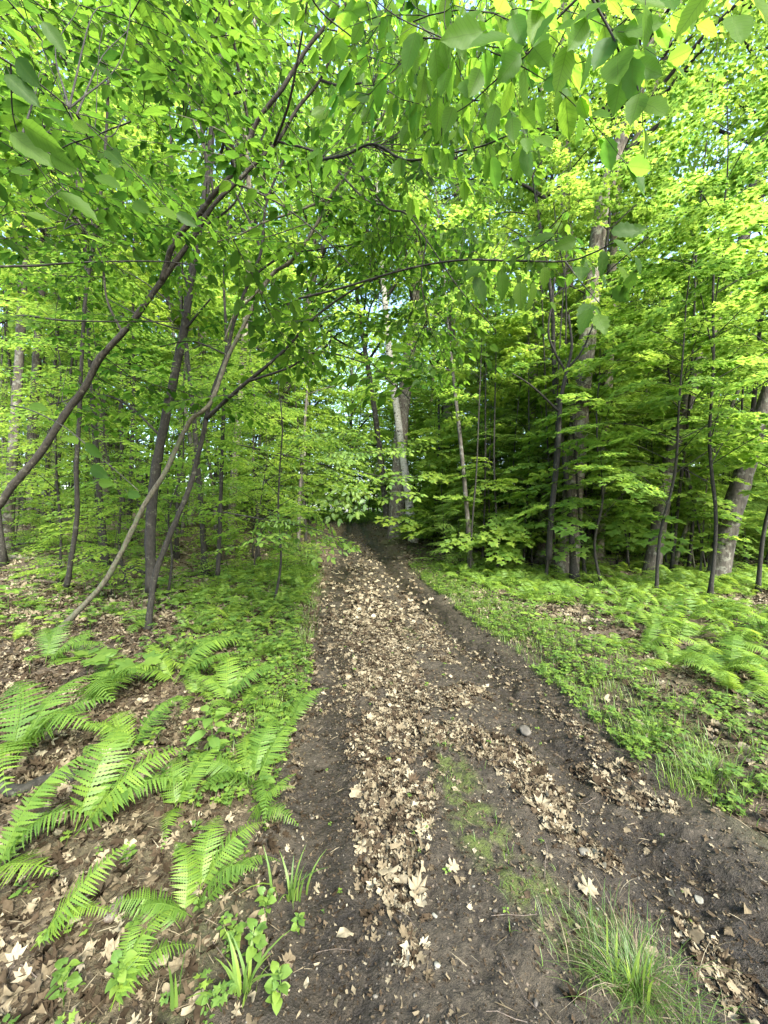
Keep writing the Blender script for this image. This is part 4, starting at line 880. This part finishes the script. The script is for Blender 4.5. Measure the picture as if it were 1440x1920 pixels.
# pebbles
def rock(r, k=2):
    import bmesh
    bm = bmesh.new(); bmesh.ops.create_icosphere(bm, subdivisions=k, radius=1); V = np.array([v.co[:] for v in bm.verts]); F = np.array([[v.index for v in f.verts] for f in bm.faces]); bm.free()
    n__ = r.normal(size=(5, 3)); n__ /= np.linalg.norm(n__, axis=1)[:, None]; h = r.uniform(.55, .85, 5)
    for a_, b_ in zip(n__, h):
        d = V@a_; V = V-np.maximum(d-b_, 0)[:, None]*a_
    V = V*(1+.06*r.normal(size=(len(V), 1))*.5)*np.array([1, .75, .5]); return V, [F], V*0
pb = Acc(); RK = [rock(rs, 1) for i in range(5)]
yp = rs.uniform(.8, 4.5, 1500); xp = rs.uniform(-.5, 1.1, 1500)*yp; k = (np.abs(xp-cen(yp)) < 1.15); xp, yp = xp[k], yp[k]
scatter(pb, [(v_+np.array([0, .5, 0]), f_, l_) for v_, f_, l_ in RK], xp, yp, rs.lognormal(math.log(.0042), .45, len(xp)), surf, .2, .001, rs.beta(1.3, 3, len(xp)))
tag(link('gravel', pb.mesh('gravel', M['stone'])), 'small pebbles in the trail mud', 'gravel', kind='stuff')
def stone(px, py, s, rn, label, seed):
    g = G(px, py); V, F, lc = rock(np.random.default_rng(seed), 3); a = Acc(); a.add(V*s, F, rn)
    o = link('stone', a.mesh('stone', M['stone'], True), None, (g[0], g[1], float(surf(g[0], g[1]))+s*.2)); o.rotation_euler = (0, 0, seed); tag(o, label, 'stone')
stone(1095, 1602, .027, .6, 'grey green stone half sunk in mud right of the moss strip', 3)
stone(1310, 1660, .021, .8, 'pale flat stone on the right wheel rut', 4)
stone(985, 1375, .055, .3, 'long flat grey stone bedded in the trail', 8)
stone(820, 1832, .012, .9, 'small white pebble low in the trail centre', 6)
stone(815, 1725, .012, .95, 'whitish pebble below the yellowish oak leaf', 9)

# ------------------------------------------------------------------ logs and branches on the left
def log(name, label, p0, p1, r0, r1, m='wood', sag=0.0, k=9, group=None):
    a_ = G(*p0) if len(p0) == 2 else P(*p0); b_ = G(*p1) if len(p1) == 2 else P(*p1)
    n__ = 7; q = np.linspace(0, 1, n__)[:, None]; pts = a_*(1-q)+b_*q; pts[1:-1] += rs.normal(0, .035, (n__-2, 3)); rr = np.linspace(r0, r1, n__)
    for i in range(n__): pts[i][2] = float(height(pts[i][0], pts[i][1]))+rr[i]*.6+sag*math.sin(PI*i/(n__-1))
    pp, r2 = smooth(pts, rr, 4); a = Acc(); tube(a, pp-pp[0], r2, k, .15)
    br = Acc()
    o = link(name, a.mesh(name, M[m], True), None, pp[0]); tag(o, label, 'log' if 'log' in name else 'branch', group); return o
log('fallen_log', 'pale fallen log lying far back on the left slope', (40, 930), (250, 945), .16, .12, 'twig')
log('fallen_log', 'dark mossy log behind the upright stem', (250, 985), (430, 975), .2, .14)
log('fallen_log', 'dark log in shade left of the pale trunk', (190, 1000), (300, 1010), .22, .16)
log('fallen_branch', 'forked fallen branch below slim dark sapling', (150, 1045), (270, 1085), .05, .03, 'bark_dark')
log('fallen_branch', 'thin branch lying across leaf litter at far left', (0, 1090), (210, 1100), .025, .02, 'wood')
log('fallen_branch', 'crooked grey branch near the left frame edge', (-20, 1045), (120, 1060), .05, .03, 'bark_pale')
log('fallen_branch', 'dark stick lying behind the trailside ferns', (300, 1088), (420, 1080), .035, .02, 'bark_dark')
log('fallen_log', 'rotten black log under the left edge ferns', (-40, 1500), (140, 1465), .035, .022, 'bark_dark')
log('fallen_branch', 'weathered wood chip low on the left bank', (205, 1735), (240, 1705), .016, .012, 'twig')
log('fallen_branch', 'short root end poking from the right trail shoulder', (745, 1050), (765, 1045), .05, .03, 'wood')
log('fallen_log', 'dark log hidden behind the right hand ferns', (1080, 1065), (1230, 1070), .12, .1)

# ------------------------------------------------------------------ small plants
LEAF_H = leaf_hi(.3, .12, .12, .0, 7); LEAF_HEART = outline_leaf(HEART, .4, .12, .4, 21)
def herb(n_leaf, ls, h, seed, shape, up=.35, tiers=1):
    r = np.random.default_rng(seed); a = Acc(); V, F, lc = shape
    tube(a, [(0, 0, -.01), (r.normal(0, .01), r.normal(0, .01), h*.6), (r.normal(0, .02), r.normal(0, .02), h)], [.0025, .002, .001], 4, rnd=.3)
    for i in range(n_leaf):
        az = i*2.4+r.normal(0, .3); z = h*(1-.7*(i/max(1, n_leaf))*(tiers > 1)); d = np.array([math.cos(az), math.sin(az), up*r.uniform(-.2, 1)])
        s = ls*r.uniform(.6, 1.15); st_ = np.array([math.cos(az), math.sin(az), .2])*ls*.3
        inst(a, (V, F, np.full(len(V), r.uniform(.2, .9)), lc), frames(d[None], np.array([[r.normal(0, .25), r.normal(0, .25), 1]])), (np.array([0, 0, z])+st_)[None], np.array([s]), 0)
    return a
def T_of(a): return (np.concatenate(a.V), [np.concatenate(x) for x in a.F.values()], np.concatenate(a.R), np.concatenate(a.L))
def plant(px, py, acc, name, label, cat, m='herb', rz=0, s=1): 
    g = G(px, py); o = link(name, acc.mesh(name, M[m], False), None, (g[0], g[1], float(surf(g[0], g[1])))); o.rotation_euler = (0, 0, rz); o.scale = (s,)*3; tag(o, label, cat); return o
plant(395, 1455, herb(17, .105, .34, 3, leaf_hi(.28, .25, .1, 0, 8), .4, 2), 'oval_leaved_shrub', 'seedling with big smooth oval leaves amid near ferns', 'seedling')
plant(165, 1290, herb(7, .21, .22, 4, outline_leaf(MAPLE, .4, .12, .2, 31), .15), 'maple_seedling', 'dark maple seedling with very broad leaves on the left bank', 'seedling')
plant(260, 1290, herb(5, .16, .2, 14, outline_leaf(MAPLE, .4, .12, .2, 31), .15), 'maple_seedling', 'maple seedling beside the broadest leaved one', 'seedling')
for i, (px, py, s, lb) in enumerate([(480, 1830, 1.0, 'clump of round heart leaves nearest the bottom edge'), (500, 1740, .8, 'heart leaved plant at the lower left trail edge'), (520, 1900, .9, 'heart leaved plant cut by the bottom edge'), (440, 1790, .8, 'heart leaved plant left of the round clump'), (225, 1880, .9, 'bright three leaved plant in lower left corner'), (120, 1900, .9, 'leafy seedling at the bottom left corner'), (240, 1640, .6, 'tiny bright seedling below the arching fern'), (335, 1625, .5, 'tiny seedling left of the bright broad fern'), (430, 1520, .7, 'small leafy sprig under the trail edge fern'), (560, 1760, .5, 'small sprig on mud at the left trail edge')]):
    plant(px, py, herb(13, .032*s+.006, .13*s, 30+i, LEAF_HEART, .5, 3), 'heart_leaved_plant' if 'heart' in lb else 'seedling', lb, 'small plant')
# grass
def grass(acc, x, y, n_, L, wd, spread, lean=.6, rn=(.2, .9), r=rs, flat=.5):
    for i in range(n_):
        az = r.uniform(0, 2*PI); q = abs(r.normal(0, spread)); x0, y0 = x+math.cos(az)*q, y+math.sin(az)*q; l_ = L*r.uniform(.5, 1.15); ln = lean*r.uniform(.3, 1.3)
        t_ = np.linspace(0, 1, 6); az2 = az+r.normal(0, .7); hx, hy = math.cos(az2), math.sin(az2)
        rad_ = l_*(ln*t_**1.8); zz = l_*(t_-ln*.55*t_**2.4); z0 = float(surf(np.array(x0), np.array(y0)))
        c = np.column_stack([x0+hx*rad_, y0+hy*rad_, z0+zz]); w__ = wd*(1-t_**2)*.5+.0002; s_ = np.array([-hy, hx, 0])
        V = np.vstack([c-s_*w__[:, None], c+s_*w__[:, None]]); F = [(j, j+1, 7+j, 6+j) for j in range(5)]
        acc.add(V, np.array(F), r.uniform(*rn))
def tuft(px, py, n_, L, wd, spread, label, lean=.7, name='grass_tuft', rn=(.2, .9), extra=None):
    g = G(px, py); a = Acc(); grass(a, g[0], g[1], n_, L, wd, spread, lean, rn)
    if extra: extra(a, g)
    for i in range(len(a.V)): a.V[i] = a.V[i]-g.astype(np.float32)
    return tag(link(name, a.mesh(name, M['grass']), None, g), label, 'grass')
def bl(a, g): grass(a, g[0]-.02, g[1], 9, .16, .008, .05, .5, (.9, 1)); grass(a, g[0]-.05, g[1]+.04, 3, .2, .006, .02, .4, (.9, 1))
tuft(1195, 1865, 520, .125, .0015, .12, 'fine leaved grass tuft with two broad bright blades, bottom right', 1.0, extra=bl, rn=(0, .45))
tuft(545, 1690, 14, .2, .011, .03, 'broad grass blades leaning over the left trail edge', .6)
tuft(330, 1890, 5, .16, .010, .01, 'single broad upright grass blade near the bottom left', .15)
tuft(450, 1880, 16, .18, .011, .04, 'clump of broad grass at the bottom left of the trail', .7)
tuft(1330, 1470, 150, .2, .003, .09, 'arching grass tuft on the right trail shoulder', .8)
tuft(1220, 1400, 120, .17, .003, .12, 'loose grass tuft further along right trail shoulder', .8)
q_ = G(1195, 1860); grass(sw, q_[0], q_[1], 150, .13, .0016, .12, 1.2, (.3, .9)); q_ = G(1320, 1470); grass(sw, q_[0], q_[1], 40, .2, .002, .1, 1.0, (.4, .9))
tag(link('dead_stalks', sw.mesh('dead stalks', M['dry'])), 'thin dead stalks and straw strewn over the ground', 'debris', kind='stuff')
g_ = Acc()
for i in range(1000):
    y = rs.uniform(1.9, 9); t_ = 1.05+abs(rs.normal(0, .42)) if i % 3 else -1.15-abs(rs.normal(0, .25)); x = cen(y)+t_
    grass(g_, x, y, 7, .12, .004, .05, .7)
for i in range(70):
    q = MOSS[rs.integers(0, len(MOSS))]; grass(g_, q[0]+rs.normal(0, .08), q[1]+rs.normal(0, .1), 2, .05, .003, .02, .6)
tag(link('grass', g_.mesh('grass', M['grass'])), 'short grass along both edges of the trail', 'grass', kind='stuff')
# ground cover
HS = [T_of(herb(5+i % 3, .055, .06+.02*i, 60+i, (leaf_mid(.3, .1, .15), LEAF_HEART, outline_leaf(MAPLE_LO, .4, .1, .2, 3))[i % 3], .25, 1+i % 2)) for i in range(6)]
gc = Acc()
def cover(n_, x, y, s):
    w__ = rs.integers(0, 6, len(x))
    for i in range(6):
        k = w__ == i
        if k.any():
            az = rs.uniform(0, 2*PI, k.sum()); inst(gc, HS[i], frames(np.column_stack([np.cos(az), np.sin(az), 0*az]), np.tile([0, 0, 1.], (k.sum(), 1))), np.column_stack([x[k], y[k], surf(x[k], y[k])]), s[k])
y = rs.uniform(1.9, 10, 4200); t_ = 1.0+np.abs(rs.normal(0, .7, 4200)); x = cen(y)+t_; k = fbm(x*2, y*2, 91) > .42; cover(0, x[k], y[k], rs.uniform(.25, .7, k.sum()))
y = rs.uniform(3.2, 12, 1500); x = cen(y)-1.3-np.abs(rs.normal(0, .9, 1500)); cover(0, x, y, rs.uniform(.6, 1.2, 1500))
y = rs.uniform(4.5, 22, 4500); x = rs.uniform(-1.1, 1.1, 4500)*y; k = (np.abs(x-cen(y)) > 1.5) & ((x < cen(y)) | (y > 8.5) | (rs.random(4500) < .25)) & (fbm(x*.9, y*.9, 92) > .40); cover(0, x[k], y[k], rs.uniform(.7, 2.2, k.sum()))
y = rs.uniform(21, 48, 3500); x = cen(y)+rs.normal(0, 6, 3500); cover(0, x, y, rs.uniform(2, 5, 3500))
y = rs.uniform(1.0, 3.2, 130); x = cen(y)-1.1-np.abs(rs.normal(0, .5, 130)); cover(0, x, y, rs.uniform(.25, .6, 130))
y = rs.uniform(1.9, 4.2, 420); x = cen(y)-1.1-np.abs(rs.normal(0, .35, 420)); cover(0, x, y, rs.uniform(.3, .8, 420))
y = rs.uniform(1.4, 6, 90); x = cen(y)+rs.uniform(-1, 1, 90); cover(0, x, y, rs.uniform(.1, .3, 90))
tag(link('ground_cover', gc.mesh('ground cover', M['herb'])), 'low leafy seedlings and herbs covering the forest floor', 'undergrowth', kind='stuff')
print('TRIS cover', gc.tri(), 'objects', len(bpy.data.objects))

# ------------------------------------------------------------------ labels that tell the repeats apart
LMK = [(10, 'the mottled trunk at the left edge'), (190, 'the stout kinked trunk'), (310, 'the dark upright stem'), (430, 'the light grey trunk'), (520, 'the dark trunk leaning right'), (650, 'the far trail end'),
       (765, 'the white birch'), (840, 'the dark straight trunk'), (990, 'the pale grey trunk'), (1045, 'the thick furrowed trunk'), (1150, 'the lichen patched trunk'), (1245, 'the dark curved trunk'), (1370, 'the stout brown trunk')]
ORD = ['nearest', 'second nearest', 'third nearest', 'fourth nearest', 'fifth nearest', 'sixth nearest', 'seventh nearest', 'eighth nearest', 'ninth nearest', 'tenth nearest', 'eleventh nearest', 'twelfth nearest', 'thirteenth nearest', 'fourteenth nearest', 'fifteenth nearest']
KINDW = {'canopy trees further back in the woods': 'canopy tree', 'maple saplings among the trunks': 'layered maple sapling', 'beech saplings left of the trail': 'thin beech sapling', 'hemlock saplings in the right hand thicket': 'dark hemlock sapling',
         'hemlock bushes in the understorey': 'low feathery hemlock bush', 'leafy bushes in the understorey': 'low leafy bush', 'slender young trees on both sides': 'slim high crowned tree', 'thin pole trees in the right hand thicket': 'thin pole tree', 'young maples filling the right hand thicket': 'low bright young maple'}
byk = {}
for o in list(bpy.data.objects):
    g = o.get('group')
    if o.parent or not g: continue
    x, y, z = o.location; px = 720+x/max(y, .3)*720
    lm = min(LMK, key=lambda q: abs(q[0]-px))[1]
    if g in KINDW: byk.setdefault((g, lm), []).append((y, o))
    elif g == 'ferns on the right hand bank':
        row = 'front row' if y < 4 else 'second row' if y < 5.3 else 'third row' if y < 7 else 'back row'
        o['label'] = ('small' if o.scale[0] < .68 else 'medium' if o.scale[0] < .82 else 'large')+' fern in the '+row+' of the right bank below '+lm
    elif g == 'ferns along the left trail edge':
        lm = 'the low leafy branch' if y > 6.5 else 'the slanting stems' if y > 4.2 else 'the oval leaved seedling'
        o['label'] = ('small' if o.scale[0] < .62 else 'medium' if o.scale[0] < .74 else 'large')+' trailside fern '+('close to the mud' if x-cen(y) > -1.8 else 'set back from the mud')+' beside '+lm
    elif g == 'ferns among the left hand stems':
        o['label'] = ('small' if o.scale[0] < .62 else 'larger')+' scattered fern on leaf litter '+('near' if y < 5.5 else 'well behind')+' the pale leaning stem, '+('right' if px > 200 else 'left')+' side'
for (g, lm), l_ in byk.items():
    for i, (y, o) in enumerate(sorted(l_, key=lambda q: q[0])):
        o['label'] = KINDW[g]+' by '+lm+', '+ORD[min(i, 14)]+' one'
